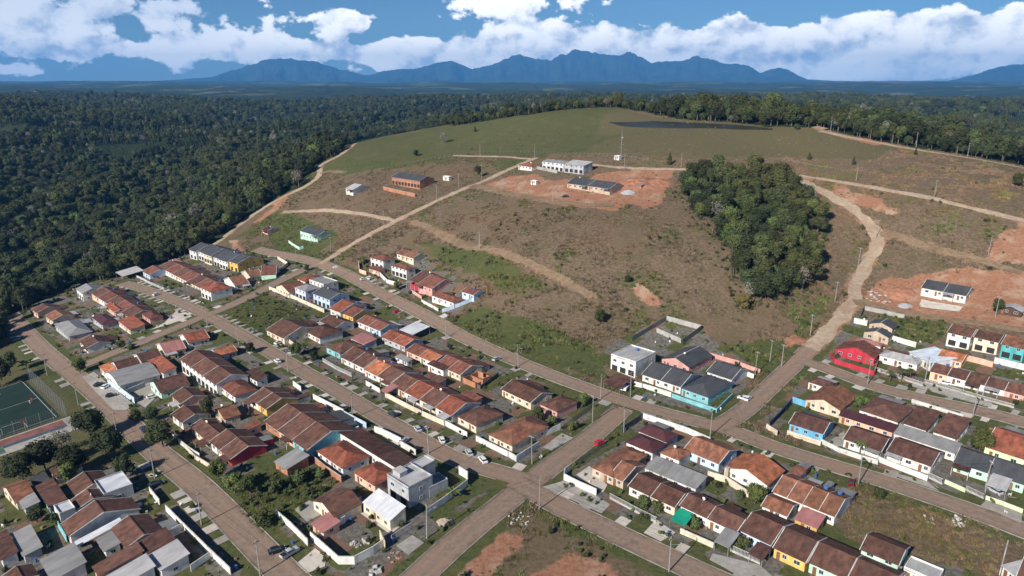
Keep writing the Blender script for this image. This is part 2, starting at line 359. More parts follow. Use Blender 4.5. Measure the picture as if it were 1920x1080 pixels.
DIRT = [polyw('P', p) for p in ([(908,347),(955,331),(1000,327),(1040,339),(1100,336),(1118,325),(1165,320),(1264,320),(1250,345),(1243,372),(1215,394),(1182,380),(1150,398),(1110,392),(1060,385),(1000,375),(950,359)], [(1180,540),(1205,535),(1255,572),(1215,578)], [(800,1078),(875,1010),(950,985),(985,1010),(925,1080)],
 [(1000,1090),(1060,1045),(1150,1060),(1170,1090)], [(1625,548),(1660,520),(1780,505),(1930,510),(1930,620),(1830,604),(1700,585),(1620,565)], [(1840,487),(1870,440),(1925,412),(1935,500)], [(470,420),(520,378),(548,365),(520,392),(490,415)], [(1560,345),(1650,372),(1690,405),(1640,395),(1560,365)], [(1460,636),(1490,626),(1510,640),(1480,650)], [(430,452),(450,448),(455,470),(440,474)], [(1590,258),(1660,260),(1690,270),(1640,272)])]
VILL = [polyw('P', p) for p in ([(-240,1090),(-160,760),(0,620),(130,535),(250,505),(330,470),(470,470),(600,495),(700,540),(880,635),(1160,755),(1010,885),(830,1075),(800,1090)], [(680,500),(790,470),(900,560),(850,590),(700,520)],
 [(1170,745),(1190,700),(1110,680),(1150,640),(1230,600),(1320,625),(1420,690),(1390,740),(1340,800)], [(1010,900),(1170,775),(1340,815),(1600,890),(1560,980),(1590,1010),(1900,1090),(1440,1100),(1250,1050)], [(1430,790),(1520,690),(1560,620),(1620,590),(1760,640),(1920,640),(2020,660),(2060,1010),(1930,985),(1640,885)])]
PARK = polyw('P', [(-140,640),(20,640),(95,690),(150,735),(215,800),(262,858),(150,885),(60,905),(-140,960)])
LOTS_OUT = [GREEN[1], GREEN[8], GREEN[10], SCRUB[1]]
fx, fy = GXX.ravel(), GYY.ravel()
jx = fx + (fbm(fx / 7, fy / 7, 11) - .47) * 9; jy = fy + (fbm(fx / 7, fy / 7, 23) - .47) * 9
cov = np.zeros((len(fx), 4), np.float32)      # lush, bare soil, yard, wood floor
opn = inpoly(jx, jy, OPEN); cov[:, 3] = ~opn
PAST = polyw('P', [(600,318),(670,268),(850,236),(1000,214),(1150,201),(1300,228),(1530,243),(1690,275),(1640,300),(1480,296),(1280,300),(1110,288),(880,288),(720,315),(640,330)])
cov[inpoly(jx, jy, PAST), 0] = .5
for p in GREEN: cov[inpoly(jx, jy, p), 0] = .8
cov[inpoly(fx + (fbm(fx / 40, fy / 40, 71) - .47) * 160, fy + (fbm(fx / 40, fy / 40, 73) - .47) * 160, GREEN[0]), 0] = .62
for p in SCRUB: cov[inpoly(jx, jy, p), 0] = .3
for p in DIRT: cov[inpoly(jx, jy, p), 1] = 1.
vil = np.zeros(len(fx), bool)
for p in VILL: vil |= inpoly(fx, fy, p)
for p in LOTS_OUT: vil &= ~inpoly(jx, jy, p)
vil &= ~inpoly(jx, jy, PARK); cov[vil, 2] = 1.; cov[inpoly(jx, jy, PARK), 0] = .55
for k, ln in LINE.items():
    w = ST[k][1] / 2; d = line_dist(fx, fy, ln)
    if k.isupper():
        s = d < w + 3.4; cov[s, 0] = .9; cov[s, 1] = 0; cov[s, 2] = 0
    else:
        s = (d < w + 1.6) & (rng.random(len(fx)) < .8); cov[s, 1] = np.maximum(cov[s, 1], .6)
def blur(a):
    g = a.reshape(len(gys), len(gxs)); b = g.copy(); b[1:-1, 1:-1] = (g[1:-1, 1:-1] * 4 + g[:-2, 1:-1] + g[2:, 1:-1] + g[1:-1, :-2] + g[1:-1, 2:]) / 8; return b.ravel()
for c in range(4): cov[:, c] = blur(cov[:, c])
def ground_material(name, near):
    m = bpy.data.materials.new(name); m.use_nodes = True; t = NT(m.node_tree); bs = t.n['Principled BSDF']; bs.inputs['Roughness'].default_value = .95; bs.inputs['Specular IOR Level'].default_value = .1
    v = t.node('ShaderNodeNewGeometry').outputs['Position']
    n1 = t.noise(v, .012, 5, .6); n2 = t.noise(v, .09, 6, .65); n3 = t.noise(v, .7, 5, .7)
    dry = t.mix(t.ramp(n3, .3, .72), (.098, .067, .043), (.205, .150, .102)); dry = t.mix(t.math('MULTIPLY', t.ramp(n2, .44, .68), .55), dry, (.075, .078, .028))
    dry = t.mix(t.math('MULTIPLY', t.ramp(n1, .45, .62), .45), dry, (.15, .105, .062))
    lush = t.mix(t.ramp(n3, .3, .7), (.050, .062, .020), (.095, .105, .038)); lush = t.mix(t.math('MULTIPLY', t.ramp(n2, .45, .7), .6), lush, (.12, .105, .045))
    soil = t.mix(t.ramp(n3, .3, .7), (.24, .110, .060), (.35, .185, .118)); soil = t.mix(t.math('MULTIPLY', t.ramp(n2, .48, .66), .7), soil, (.40, .29, .21))
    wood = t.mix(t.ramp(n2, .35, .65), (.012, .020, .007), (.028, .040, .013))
    if not near:
        c = t.mix(t.ramp(n3, .3, .7), (.016, .028, .011), (.050, .066, .026))
        n0 = t.noise(v, .0016, 5, .6); n00 = t.noise(v, .0055, 4, .6)
        c = t.mix(t.math('MULTIPLY', t.ramp(n00, .40, .62), .7), c, (.016, .026, .012))
        c = t.mix(t.math('MULTIPLY', t.ramp(n0, .55, .60), .85), c, (.12, .135, .055))
        c = t.mix(t.math('MULTIPLY', t.ramp(t.noise(v, .004, 3), .68, .70), .8), c, (.21, .17, .11))
        t.l.new(c, bs.inputs['Base Color'])
        b = t.node('ShaderNodeBump'); b.inputs['Strength'].default_value = 1; b.inputs['Distance'].default_value = 9
        t.l.new(t.noise(v, .07, 5, .7), b.inputs['Height']); t.l.new(b.outputs[0], bs.inputs['Normal']); return m
    at_ = t.node('ShaderNodeAttribute', attribute_name='cover'); sp = t.node('ShaderNodeSeparateColor'); t.l.new(at_.outputs['Color'], sp.inputs[0])
    jit = t.math('MULTIPLY', t.math('SUBTRACT', n3, .5), .8)
    def wgt(o): return t.ramp(t.math('ADD', o, jit), .28, .72)
    # yards: rectangular lots turned to the street grid, each its own cover
    rot = t.node('ShaderNodeVectorRotate', rotation_type='Z_AXIS'); wob = t.node('ShaderNodeVectorMath', operation='MULTIPLY_ADD'); t.l.new(t.noise(v, .22, 4, .6, out=1), wob.inputs[0]); wob.inputs[1].default_value = (3.4, 3.4, 0); t.l.new(v, wob.inputs[2]); t.l.new(wob.outputs[0], rot.inputs[0]); rot.inputs['Angle'].default_value = R_(-135)
    s2 = t.node('ShaderNodeSeparateXYZ'); t.l.new(rot.outputs[0], s2.inputs[0])
    cell = t.comb(t.math('FLOOR', t.math('DIVIDE', s2.outputs[0], 5.2)), t.math('FLOOR', t.math('DIVIDE', s2.outputs[1], 7.)), 0.)
    wn = t.node('ShaderNodeTexWhiteNoise', noise_dimensions='2D'); t.l.new(cell, wn.inputs[0])
    yard = t.mix(t.ramp(n3, .3, .7), (.085, .078, .066), (.19, .172, .15))
    yard = t.mix(t.math('LESS_THAN', wn.outputs[0], .40), yard, lush)
    yard = t.mix(t.math('GREATER_THAN', wn.outputs[0], .84), yard, t.mix(n3, (.13, .075, .05), (.22, .14, .10)))
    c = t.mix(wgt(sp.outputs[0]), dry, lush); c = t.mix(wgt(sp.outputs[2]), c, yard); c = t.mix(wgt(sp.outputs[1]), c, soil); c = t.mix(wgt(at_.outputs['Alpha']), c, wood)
    t.l.new(c, bs.inputs['Base Color'])
    b = t.node('ShaderNodeBump'); b.inputs['Strength'].default_value = .6; b.inputs['Distance'].default_value = .5
    t.l.new(t.noise(v, .9, 5, .75), b.inputs['Height']); t.l.new(b.outputs[0], bs.inputs['Normal'])
    return m
nx, ny = len(gxs), len(gys)
idx = np.arange(nx * ny).reshape(ny, nx)
fs = np.stack([idx[:-1, :-1], idx[:-1, 1:], idx[1:, 1:], idx[1:, :-1]], -1).reshape(-1, 4)
def np_mesh(name, vs, fs, m):
    me = bpy.data.meshes.new(name); me.vertices.add(len(vs)); me.vertices.foreach_set('co', np.asarray(vs, np.float32).ravel())
    fs = np.asarray(fs, np.int32); k = fs.shape[1]
    me.loops.add(fs.size); me.loops.foreach_set('vertex_index', fs.ravel()); me.polygons.add(len(fs))
    me.polygons.foreach_set('loop_start', np.arange(0, fs.size, k, dtype=np.int32)); me.polygons.foreach_set('loop_total', np.full(len(fs), k, np.int32))
    me.update(); me.materials.append(m); return me
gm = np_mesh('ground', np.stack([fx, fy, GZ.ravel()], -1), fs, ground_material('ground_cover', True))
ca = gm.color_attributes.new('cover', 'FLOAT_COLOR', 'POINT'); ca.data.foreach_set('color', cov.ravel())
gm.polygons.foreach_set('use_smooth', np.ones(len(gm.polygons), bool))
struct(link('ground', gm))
azs = np.linspace(R_(-46), R_(46), 400); rs = np.geomspace(430, 20500, 260)
AZ, RR = np.meshgrid(azs, rs); X = RR * np.sin(AZ); Y = RR * np.cos(AZ); Z = hraw(X, Y)
Z += np.where(RR > 1800, (fbm(X / 60, Y / 60, 77, 3) - .45) * np.clip((RR - 1800) / 1500, 0, 1) * 16, 0)
ins = (X > GX0 + 6) & (X < GX1 - 6) & (Y > GY0 + 6) & (Y < GY1 - 6)
Z = np.where((X > GX0 - 8) & (X < GX1 + 8) & (Y < GY1 + 8), Z - 1.2, Z)
idx = np.arange(AZ.size).reshape(AZ.shape)
fs = np.stack([idx[:-1, :-1], idx[1:, :-1], idx[1:, 1:], idx[:-1, 1:]], -1).reshape(-1, 4)[:, ::-1]
keep = ~(ins.ravel()[fs].all(1))
hm = np_mesh('hills', np.stack([X.ravel(), Y.ravel(), Z.ravel()], -1), fs[keep], ground_material('far_wood', False))
hm.polygons.foreach_set('use_smooth', np.ones(len(hm.polygons), bool)); struct(link('hills', hm))
# mountains on the horizon
PK = np.array([(-400,150),(300,150),(420,143),(480,128),(535,114),(600,117),(650,128),(700,140),(735,131),(790,128),(850,114),(890,130),(930,119),(960,108),(975,104),(1000,112),(1030,114),(1070,98),(1110,103),(1140,108),(1165,102),(1210,117),
 (1250,119),(1290,107),(1330,120),(1380,125),(1405,136),(1440,127),(1490,146),(1560,150),(1640,150),(1720,152),(1760,146),(1800,136),(1850,127),(1920,124),(2050,130),(2400,150)], float)
azs = np.linspace(R_(-44), R_(44), 1100); rs = np.linspace(14500, 21000, 56); AZ, RR = np.meshgrid(azs, rs)
pxx = 960 + FPX * np.tan(AZ); top = np.interp(pxx, PK[:, 0], PK[:, 1]); X = RR * np.sin(AZ); Y = RR * np.cos(AZ)
crest = 17500.
topz = (151 - top) / FPX * crest * (.93 + .24 * fbm(AZ * 95, AZ * 0 + 3, 17, 4))
spur = fbm(AZ * 60, RR / 2600, 31, 4); rid = 1 - np.abs(fbm(AZ * 34, RR / 2200, 41, 4) * 2 - .95)
fall = np.where(RR < crest, np.clip((RR - 14500) / (crest - 14500), 0, 1), np.clip((21000 - RR) / (21000 - crest), 0, 1))
Z = 60 + np.clip(topz, 0, None) * (fall ** 1.15) * (1 - (1 - fall) * (1.1 - rid) * .9) + (spur - .47) * 330 * np.sin(fall * math.pi) * np.clip(topz / 300, 0, 1) + (fall > .97) * (fbm(AZ * 160, RR / 900, 3, 3) - .45) * 60 * np.clip(topz / 300, 0, 1)
idx = np.arange(AZ.size).reshape(AZ.shape); fs = np.stack([idx[:-1, :-1], idx[:-1, 1:], idx[1:, 1:], idx[1:, :-1]], -1).reshape(-1, 4)
M_mtn = mat('mountain_wood', (.022, .036, .026), .95, .5, .002, .05, tint=0)
mm = np_mesh('mountain_range', np.stack([X.ravel(), Y.ravel(), Z.ravel()], -1), fs, M_mtn); mm.polygons.foreach_set('use_smooth', np.ones(len(mm.polygons), bool))
struct(link('mountain_range', mm))
# the air
hz = MB().box(-16500, 16500, -1500, 21300, -120, 820).build('haze', None); hz['kind'] = 'stuff'
m = bpy.data.materials.new('haze_air'); m.use_nodes = True; t = NT(m.node_tree); t.n.remove(t.n['Principled BSDF'])
pv = t.node('ShaderNodeVolumePrincipled'); pv.inputs['Color'].default_value = (.13, .45, 1., 1); pv.inputs['Density'].default_value = 5.8e-5; pv.inputs['Anisotropy'].default_value = 0.
t.l.new(pv.outputs[0], t.n['Material Output'].inputs['Volume']); hz.data.materials.append(m)

# ------------------------------------------------------------------ roads
def road_mat(name, a, b, stain, sc=.5):
    m = bpy.data.materials.new(name); m.use_nodes = True; t = NT(m.node_tree); bs = t.n['Principled BSDF']; bs.inputs['Roughness'].default_value = .92; bs.inputs['Specular IOR Level'].default_value = .15
    v = t.node('ShaderNodeNewGeometry').outputs['Position']
    c = t.mix(t.ramp(t.noise(v, sc, 6, .7), .3, .7), a, b)
    ac = t.node('ShaderNodeAttribute', attribute_name='across').outputs['Fac']      # 0 at the crown of the road, 1 at its edge
    wn_ = t.noise(v, .35, 5, .65)
    c = t.mix(t.math('MULTIPLY', t.ramp(t.math('ABSOLUTE', t.math('SUBTRACT', ac, .42)), .0, .2, .45, 0.), t.ramp(wn_, .3, .7)), c, tuple(q * 1.28 for q in b))
    c = t.mix(t.math('MULTIPLY', t.ramp(t.math('ADD', ac, t.math('MULTIPLY', t.math('SUBTRACT', wn_, .5), 1.1)), .72, 1.05), .8), c, (a[0] * .72, a[1] * .74, a[2] * .62))
    c = t.mix(t.math('MULTIPLY', t.ramp(t.noise(v, .16, 3, .5), .62, .66), .35), c, tuple(q * .6 for q in a)); c = t.mix(t.math('MULTIPLY', t.ramp(t.noise(v, .07, 4, .6), .45, .68), .6), c, stain)
    t.l.new(c, bs.inputs['Base Color']); bp = t.node('ShaderNodeBump'); bp.inputs['Strength'].default_value = .3; bp.inputs['Distance'].default_value = .1
    t.l.new(t.noise(v, 2.2, 4, .7), bp.inputs['Height']); t.l.new(bp.outputs[0], bs.inputs['Normal']); return m
M_road = road_mat('street_paving', (.195, .138, .105), (.265, .195, .150), (.27, .175, .120), .8)
M_dirt = road_mat('dirt_road_surface', (.29, .215, .15), (.42, .335, .25), (.27, .175, .115))
M_track = road_mat('dirt_track_surface', (.17, .115, .072), (.27, .19, .125), (.12, .09, .05))
M_kerb = mat('kerb_concrete', (.25, .235, .21), .9, .35, .3)
def normals(ln):
    d = np.gradient(ln, axis=0); d /= np.maximum(np.hypot(d[:, 0], d[:, 1]), 1e-6)[:, None]; return np.stack([-d[:, 1], d[:, 0]], -1)
def ribbon(ln, offs, dz):
    nrm = normals(ln); vs = []; fs = []; k = len(offs)
    for i in range(len(ln)):
        for j, o in enumerate(offs):
            p = ln[i] + nrm[i] * (o[i] if hasattr(o, '__len__') else o); vs.append((p[0], p[1], dz[j]))
    vs = np.array(vs); vs[:, 2] += hg(vs[:, 0], vs[:, 1])
    for i in range(len(ln) - 1):
        for j in range(k - 1): a = i * k + j; fs.append((a, a + 1, a + k + 1, a + k))
    return vs, fs
for q, (k, (nm, w, pts)) in enumerate(ST.items()):
    ln = LINE[k]; z = .055 + .006 * q
    if k.isupper():
        vs, fs = ribbon(ln, [-w / 2, -w / 4, 0, w / 4, w / 2], [z] * 5); o = link(nm, mesh(nm, vs, fs, M_road)); struct(o); a_ = o.data.attributes.new('across', 'FLOAT', 'POINT'); a_.data.foreach_set('value', np.tile([1, .5, 0, .5, 1], len(ln)).astype(np.float32))
        for s in (-1, 1):
            e = w / 2; seg = []; runs = []
            pos = ln + normals(ln) * s * e
            ok = np.ones(len(ln), bool)
            for k2, l2 in LINE.items():
                if k2 != k: ok &= line_dist(pos[:, 0], pos[:, 1], l2) > ST[k2][1] / 2 + 1.2
            for i, f in enumerate(ok):
                if f: seg.append(i)
                if (not f or i == len(ok) - 1) and seg:
                    if len(seg) > 4: runs.append(seg)
                    seg = []
            for seg in runs:
                a, b = (s * e, s * (e + .28)) if s > 0 else (s * (e + .28), s * e)
                vs, fs = ribbon(ln[seg], [a, a + .001, b - .001, b], [-.05, .16, .16, -.05]); struct(link('kerb', mesh('kerb', vs, fs, M_kerb)))
    else:
        wob = (vnoise(np.arange(len(ln)) / 4., np.zeros(len(ln)) + q, 9) - .5) * .35 * w; wob2 = (vnoise(np.arange(len(ln)) / 4., np.zeros(len(ln)) + q, 19) - .5) * .35 * w
        vs, fs = ribbon(ln, [-w / 2 + wob, -w / 5, w / 5, w / 2 + wob2], [z + .02, z + .07, z + .07, z + .02]); struct(link(nm, mesh(nm, vs, fs, M_dirt if nm == 'dirt_road' else M_track)))

# ------------------------------------------------------------------ houses
HB = R_(135.5)
ORD = ['first','second','third','fourth','fifth','sixth','seventh','eighth','ninth','tenth']
WINS = {}
def win_mesh(w, h):
    k = (round(w, 1), round(h, 1))
    if k not in WINS:
        a, b = k; f = MB(); t = .07
        for q in ((-a/2,a/2,-.06,.03,0,t),(-a/2,a/2,-.06,.03,b-t,b),(-a/2,-a/2+t,-.06,.03,t,b-t),(a/2-t,a/2,-.06,.03,t,b-t),(-.03,.03,-.05,.03,t,b-t)): f.box(*q)
        p = MB().box(-a/2+.02, a/2-.02, -.02, .02, .02, b-.02)
        WINS[k] = (f.data('window', M_frame), p.data('pane', M_glass))
    return WINS[k]
DOOR = MB().box(-.45, .45, -.05, .04, 0, 2.1).data('door', M_door)
OPENING_SHADE = MB().box(-1.3, 1.3, -.035, .04, 0, 2.25).data('garage_opening_shade', mat('interior_shade', (.03, .028, .026), .9)); GAR = MB().box(-1.25, 1.25, -.05, .04, 0, 2.2).data('garage_door', M_frame)  # near-black panel: the shade inside an open garage, put into its colour
_d = MB(); _nd = 10
for i in range(_nd):
    a, b = 2 * math.pi * i / _nd, 2 * math.pi * (i + 1) / _nd; _d.poly([(0, 0, 0), (.45 * math.cos(a), -.12, .45 * math.sin(a)), (.45 * math.cos(b), -.12, .45 * math.sin(b))])
_d.tube((0, 0, 0), (0, .15, -.75), .03); DISH = _d.data('satellite_dish', M_dish)
_d = MB().tube((0, 0, 0), (0, 0, .75), .5, .62, 10).tube((0, 0, .75), (0, 0, .9), .64, .2, 10); TANK = _d.data('water_tank', M_tank)
def window(h, x, y, z, rz, w=1.3, ht=1.1):
    f, p = win_mesh(w, ht); o = link('window', f, h, (x, y, z), rz); link('pane', p, o)
def snap(u):
    a = math.atan2(u[1], u[0])
    for base in (HB, HB + math.pi, HB - math.pi / 2, HB + math.pi / 2, HB - math.pi, HB - 2 * math.pi):
        d = (a - base + math.pi) % (2 * math.pi) - math.pi
        if abs(d) < R_(24): a = base + d * .25; break
    return np.array([math.cos(a), math.sin(a)])
NH = 0; FOOT = []; HOUSES = []
def house(z, ty, pts, n, roofs, walls, loc, hw=2.9, pitch=.36, depth=None, kind='house', open_=False, ov=.45):
    """g gable, front eave E1 E2 and far ridge end; u shed rising away; a shed falling away (near high edge, depth);
       h hip, G gable along B-R, m shed, f flat, v vault: eave corners left, nearest, right"""
    global NH
    q = [zp(z, pts[2 * i], pts[2 * i + 1]) for i in range(len(pts) // 2)]
    top = hw + (.5 if ty == 'f' else 0)
    A, B = at(*q[0], top), at(*q[1], top)
    if ty in 'gua':
        u = snap((B - A)[:2]); c0 = (A[:2] + B[:2]) / 2; Lw = max(3., abs((B - A)[:2] @ u)); v = np.array([-u[1], u[0]])
        gz = h1(*c0); E2 = c0 + u * Lw / 2
        if v[1] < 0: v = -v
        if depth: d = depth
        else:
            if ty == 'g' and False: pass
            best = None
            for sgn in (1, -1):
                for d in np.arange(1.5, 13 if ty == 'u' else 9, .1):
                    pq = E2 + v * sgn * d; pr = proj((pq[0], pq[1], gz + hw + pitch * d)); e = (pr[0] - q[2][0]) ** 2 + (pr[1] - q[2][1]) ** 2
                    if best is None or e < best[0]: best = (e, d, sgn)
            d = best[1]; v = v * best[2]
        D = 2 * d if ty == 'g' else d
        ctr = c0 + v * D / 2
    else:
        C = at(*q[2], top); u = snap((B - A)[:2]); v = np.array([-u[1], u[0]])
        if (C - B)[:2] @ v < 0: v = -v
        Lw = max(2.2, abs((B - A)[:2] @ u)); D = max(2.2, abs((C - B)[:2] @ v)); ctr = B[:2] - u * Lw / 2 + v * D / 2
    # local frame: x along u, y along v (v = left of u or right of u)
    if u[0] * v[1] - u[1] * v[0] < 0: u = -u
    rz = math.atan2(u[1], u[0]); gz = min(h1(*(ctr + u * a * Lw / 2 + v * b * D / 2)) for a in (-1, 0, 1) for b in (-1, 1)) * .35 + h1(*ctr) * .65
    uw = Lw / n
    if not open_: FOOT.append((ctr, u, v, Lw, D))
    for i in range(n):
        rk = roofs[i % len(roofs)]; wk = walls[i % len(walls)]; NH += 1
        cx = -Lw / 2 + uw * (i + .5); c = ctr + u * cx; zst = 0.
        if n >= 5 and hw > 4.4: c = c + v * (.9 if i % 2 else -.4); zst = .35 * (i % 3) - .3
        posi = ''
        if n > 1: posi = ('left half of ' if i == 0 else 'right half of ') if n == 2 else ORD[i] + ' from left in '
        if n > 1 and u[0] < 0: j = n - 1 - i; posi = ('left half of ' if j == 0 else 'right half of ') if n == 2 else ORD[j] + ' from left in '
        if open_: lab = f'{ROOF[rk][1]} {kind} roof on thin posts {posi}{loc}'
        else: lab = f'{WALL[wk][1]} {kind} with {ROOF[rk][1]} roof, {posi}{loc}'
        if len(lab.split()) > 16: lab = lab.replace('two-storey house', 'house').replace(' tile roof', ' roof').replace(' from left in ', ' in ')
        if len(lab.split()) > 16: lab = lab.replace('ground-floor ', '').replace('modern corner ', 'modern ')
        H = thing({'house': 'house', 'shed': 'shed', 'canopy': 'canopy'}.get(kind, kind.replace(' ', '_').replace('-', '_')), lab, 'canopy' if open_ else 'house' if 'house' in kind else kind.split()[-1], (c[0], c[1], gz + zst), rz, 'open canopies' if open_ else 'houses of the village')
        a = uw / 2; b = D / 2; wm = wallmat(wk); rm = roofmat(rk); o = ov if ty not in 'f' else 0.
        oe = o if (not open_) else 0.
        xl = -a + (oe * .6 if i == 0 else 0.012); xr = a - (oe * .6 if i == n - 1 else 0.012); yn, yf = -b + oe, b - oe
        if yf - yn < 1.2: yn, yf = -b + .1, b - .1
        rg = hw + pitch * b            # ridge
        zb = -2.6
        wv = MB(); rv = MB()
        sl = lambda y: hw + pitch * (b - abs(y))      # gable roof height at y
        if ty == 'g':
            prof = [(yn, zb), (yf, zb), (yf, sl(yf) - .13), (0, rg - .13), (yn, sl(yn) - .13)]; ax = 0
            rv.slab([(-a, -b, hw), (a, -b, hw), (a, 0, rg), (-a, 0, rg)], .12); rv.slab([(-a, .0, rg), (a, .0, rg), (a, b, hw), (-a, b, hw)], .12)
        elif ty in 'uma':
            up = ty in 'um'; pr = pitch if ty != 'm' else min(pitch, .14); s2 = lambda y: hw + pr * ((y + b) if up else (b - y) - (2 * b))
            if ty == 'a': s2 = lambda y: hw - pr * (y + b)
            prof = [(yn, zb), (yf, zb), (yf, s2(yf) - .11), (yn, s2(yn) - .11)]; ax = 0
            rv.slab([(-a, -b, s2(-b)), (a, -b, s2(-b)), (a, b, s2(b)), (-a, b, s2(b))], .1)
        elif ty == 'G':
            a0 = Lw / 2; rg = hw + pitch * a0; sx = lambda x: hw + pitch * (a0 - abs(x))
            prof = [(xl, zb), (xr, zb), (xr, sx(xr) - .13), (0, rg - .13), (xl, sx(xl) - .13)]; ax = 1
            rv.slab([(-a0, -b, hw), (0, -b, rg), (0, b, rg), (-a0, b, hw)], .12); rv.slab([(0, -b, rg), (a0, -b, hw), (a0, b, hw), (0, b, rg)], .12)
        elif ty == 'h':
            k = min(a, b) ; rg = hw + pitch * k; prof = [(yn, zb), (yf, zb), (yf, hw - .05), (yn, hw - .05)]; ax = 0
            r0, r1 = ((-a + k, 0), (a - k, 0)) if a >= b else ((0, -b + k), (0, b - k))
            if abs(a - b) < .3: r0, r1 = (-.2, 0), (.2, 0)
            c4 = [(-a, -b, hw), (a, -b, hw), (a, b, hw), (-a, b, hw)]; R0 = (*r0, rg); R1 = (*r1, rg)
            if a >= b - .3: F = [(c4[0], c4[1], R1, R0), (c4[1], c4[2], R1), (c4[2], c4[3], R0, R1), (c4[3], c4[0], R0)]
            else: F = [(c4[0], c4[1], R0), (c4[1], c4[2], R1, R0), (c4[2], c4[3], R1), (c4[3], c4[0], R0, R1)]
            for f in F: rv.slab(list(f), .1)
        elif ty == 'f':
            prof = [(yn, zb), (yf, zb), (yf, hw), (yn, hw)]; ax = 0
            rv.box(-a + .15, a - .15, -b + .15, b - .15, hw, hw + .06)
            for w_ in ((-a, a, -b, -b + .15), (-a, a, b - .15, b), (-a, -a + .15, -b + .15, b - .15), (a - .15, a, -b + .15, b - .15)): wv.box(*w_, hw - .3, hw + .5)
        elif ty == 'v':
            prof = [(yn, zb), (yf, zb), (yf, hw), (yn, hw)]; ax = 0; N = 8
            arc = [(-a + 2 * a * j / N, hw + .22 * a * math.sin(math.pi * j / N)) for j in range(N + 1)]
            for j in range(N): rv.slab([(arc[j][0], -b, arc[j][1]), (arc[j + 1][0], -b, arc[j + 1][1]), (arc[j + 1][0], b, arc[j + 1][1]), (arc[j][0], b, arc[j][1])], .08)
            wv.poly([(x, -b + .3, zz - .05) for x, zz in arc]); wv.poly([(x, b - .3, zz - .05) for x, zz in arc][::-1])
        roof = rv.build('roof', rm, H)
        if open_:
            for sx_ in (-1, 1):
                for sy_ in (-1, 1):
                    zz = hw + (pitch * D * (sy_ > 0) if ty == 'u' else 0) + (min(pitch, .14) * D * (sy_ > 0) if ty == 'm' else 0)
                    MB().box(sx_ * (a - .2) - .06, sx_ * (a - .2) + .06, sy_ * (b - .2) - .06, sy_ * (b - .2) + .06, -1.2, zz - .15 + (0 if sy_ < 0 else -.04)).build('post', M_metal, H)
            continue
        # body
        m_ = len(prof)
        if ax == 0: e0 = [(xl, y, zz) for y, zz in prof]; e1 = [(xr, y, zz) for y, zz in prof]
        else: e0 = [(x, yf, zz) for x, zz in prof]; e1 = [(x, yn, zz) for x, zz in prof]
        k0 = len(wv.v); wv.v += e0 + e1; wv.f += [tuple(k0 + j for j in range(m_))[::-1], tuple(k0 + m_ + j for j in range(m_))] + [(k0 + j, k0 + (j + 1) % m_, k0 + m_ + (j + 1) % m_, k0 + m_ + j) for j in range(m_)]
        wv.build('wall', wm, H)
        # ridge cap, barge boards and party walls
        if ty == 'g':
            rr = MB().box(-a, a, -.14, .14, rg - .03, rg + .07).build('ridge_cap', roofmat('ob' if rk in ('og', 'ob') else rk), roof)
            for e in ([-a] if i == 0 else []) + [a]:
                w_ = MB()
                for sgn in (-1, 1): w_.slab([(e - .08, 0, rg + .08), (e + .08, 0, rg + .08), (e + .08, sgn * b, hw + .08), (e - .08, sgn * b, hw + .08)][::sgn], .28)
                w_.build('party_wall', M_cap, H)
        if ty == 'G': MB().box(-.14, .14, -b, b, rg - .03, rg + .07).build('ridge_cap', roofmat('gw') if rk == 'dk' else rm, roof)
        # openings on the street sides
        lev = [0] if hw < 4.4 else [0, 2.75]
        for fl in lev:
            k = max(1, int((xr - xl) / 3.4)); dr = random.randrange(k) if fl == 0 else -1
            for j in range(k):
                x = xl + (xr - xl) * (j + .5) / k
                if hw > 4.4 and fl == 0 and wk not in ('mi',): o_ = link('garage_opening_shade', OPENING_SHADE, H, (x, yn, .02))
                elif j == dr and (xr - xl) > 3: link('door', DOOR, H, (x - .75, yn, 0.02)); window(H, x + .75, yn, fl + 1., 0, 1.1, 1.1)
                else: window(H, x, yn, fl + 1., 0, random.choice((1.2, 1.5)), 1.1)
            k = max(1, int((yf - yn) / 4.2))
            for e, ang in ((xr, math.pi / 2), (xl, -math.pi / 2)):
                if (e == xr and i < n - 1) or (e == xl and i > 0): continue
                for j in range(k):
                    if random.random() < .62: window(H, e, yn + (yf - yn) * (j + .5) / k, fl + 1., ang, 1.1, 1.0)
        HOUSES.append((H, ty, a, b, hw, rk, wk, ctr + u * cx, u, v, i, n))
        if random.random() < .14 and ty in 'gGh':
            link('satellite_dish', DISH, H, (random.uniform(-a * .5, a * .5), -.2 if ty != 'G' else -b * .4, rg + .55), random.uniform(-.6, .6) - rz + R_(150))
        if random.random() < .12 and ty in 'gGfm' and D > 5:
            link('water_tank', TANK, H, (random.uniform(-a * .4, a * .4), b * .5, (hw + pitch * b * .5 if ty == 'g' else hw + .3) - .05))
    return
S = house
# -- middle block, along the middle street
S('Z4','h',(668,122,785,168,905,85),1,['br'],['te'],'beside two garden trees above middle street')
S('Z4','g',(785,195,970,275,1065,185),2,['br'],['wh'],'brown pair above middle street')
S('Z4','g',(965,290,1175,388,1272,300),2,['og','br'],['wh'],'mixed pair behind silver canopy')
S('Z4','g',(1170,402,1620,640,1725,525),4,['br','ro','br','ro'],['cr','wh','cr','wh'],'long terrace above middle street')
S('Y1','h',(0,655,105,725,265,640),1,['br'],['cr'],'with columned porch next to orange corner house')
S('Y1','h',(175,775,330,848,535,715),1,['ob'],['cr'],'on street corner inside white wall')
S('Z4','m',(1090,445,1135,470,1210,420),1,['pk'],['wh'],'in front of long terrace',2.5,kind='canopy',open_=True)
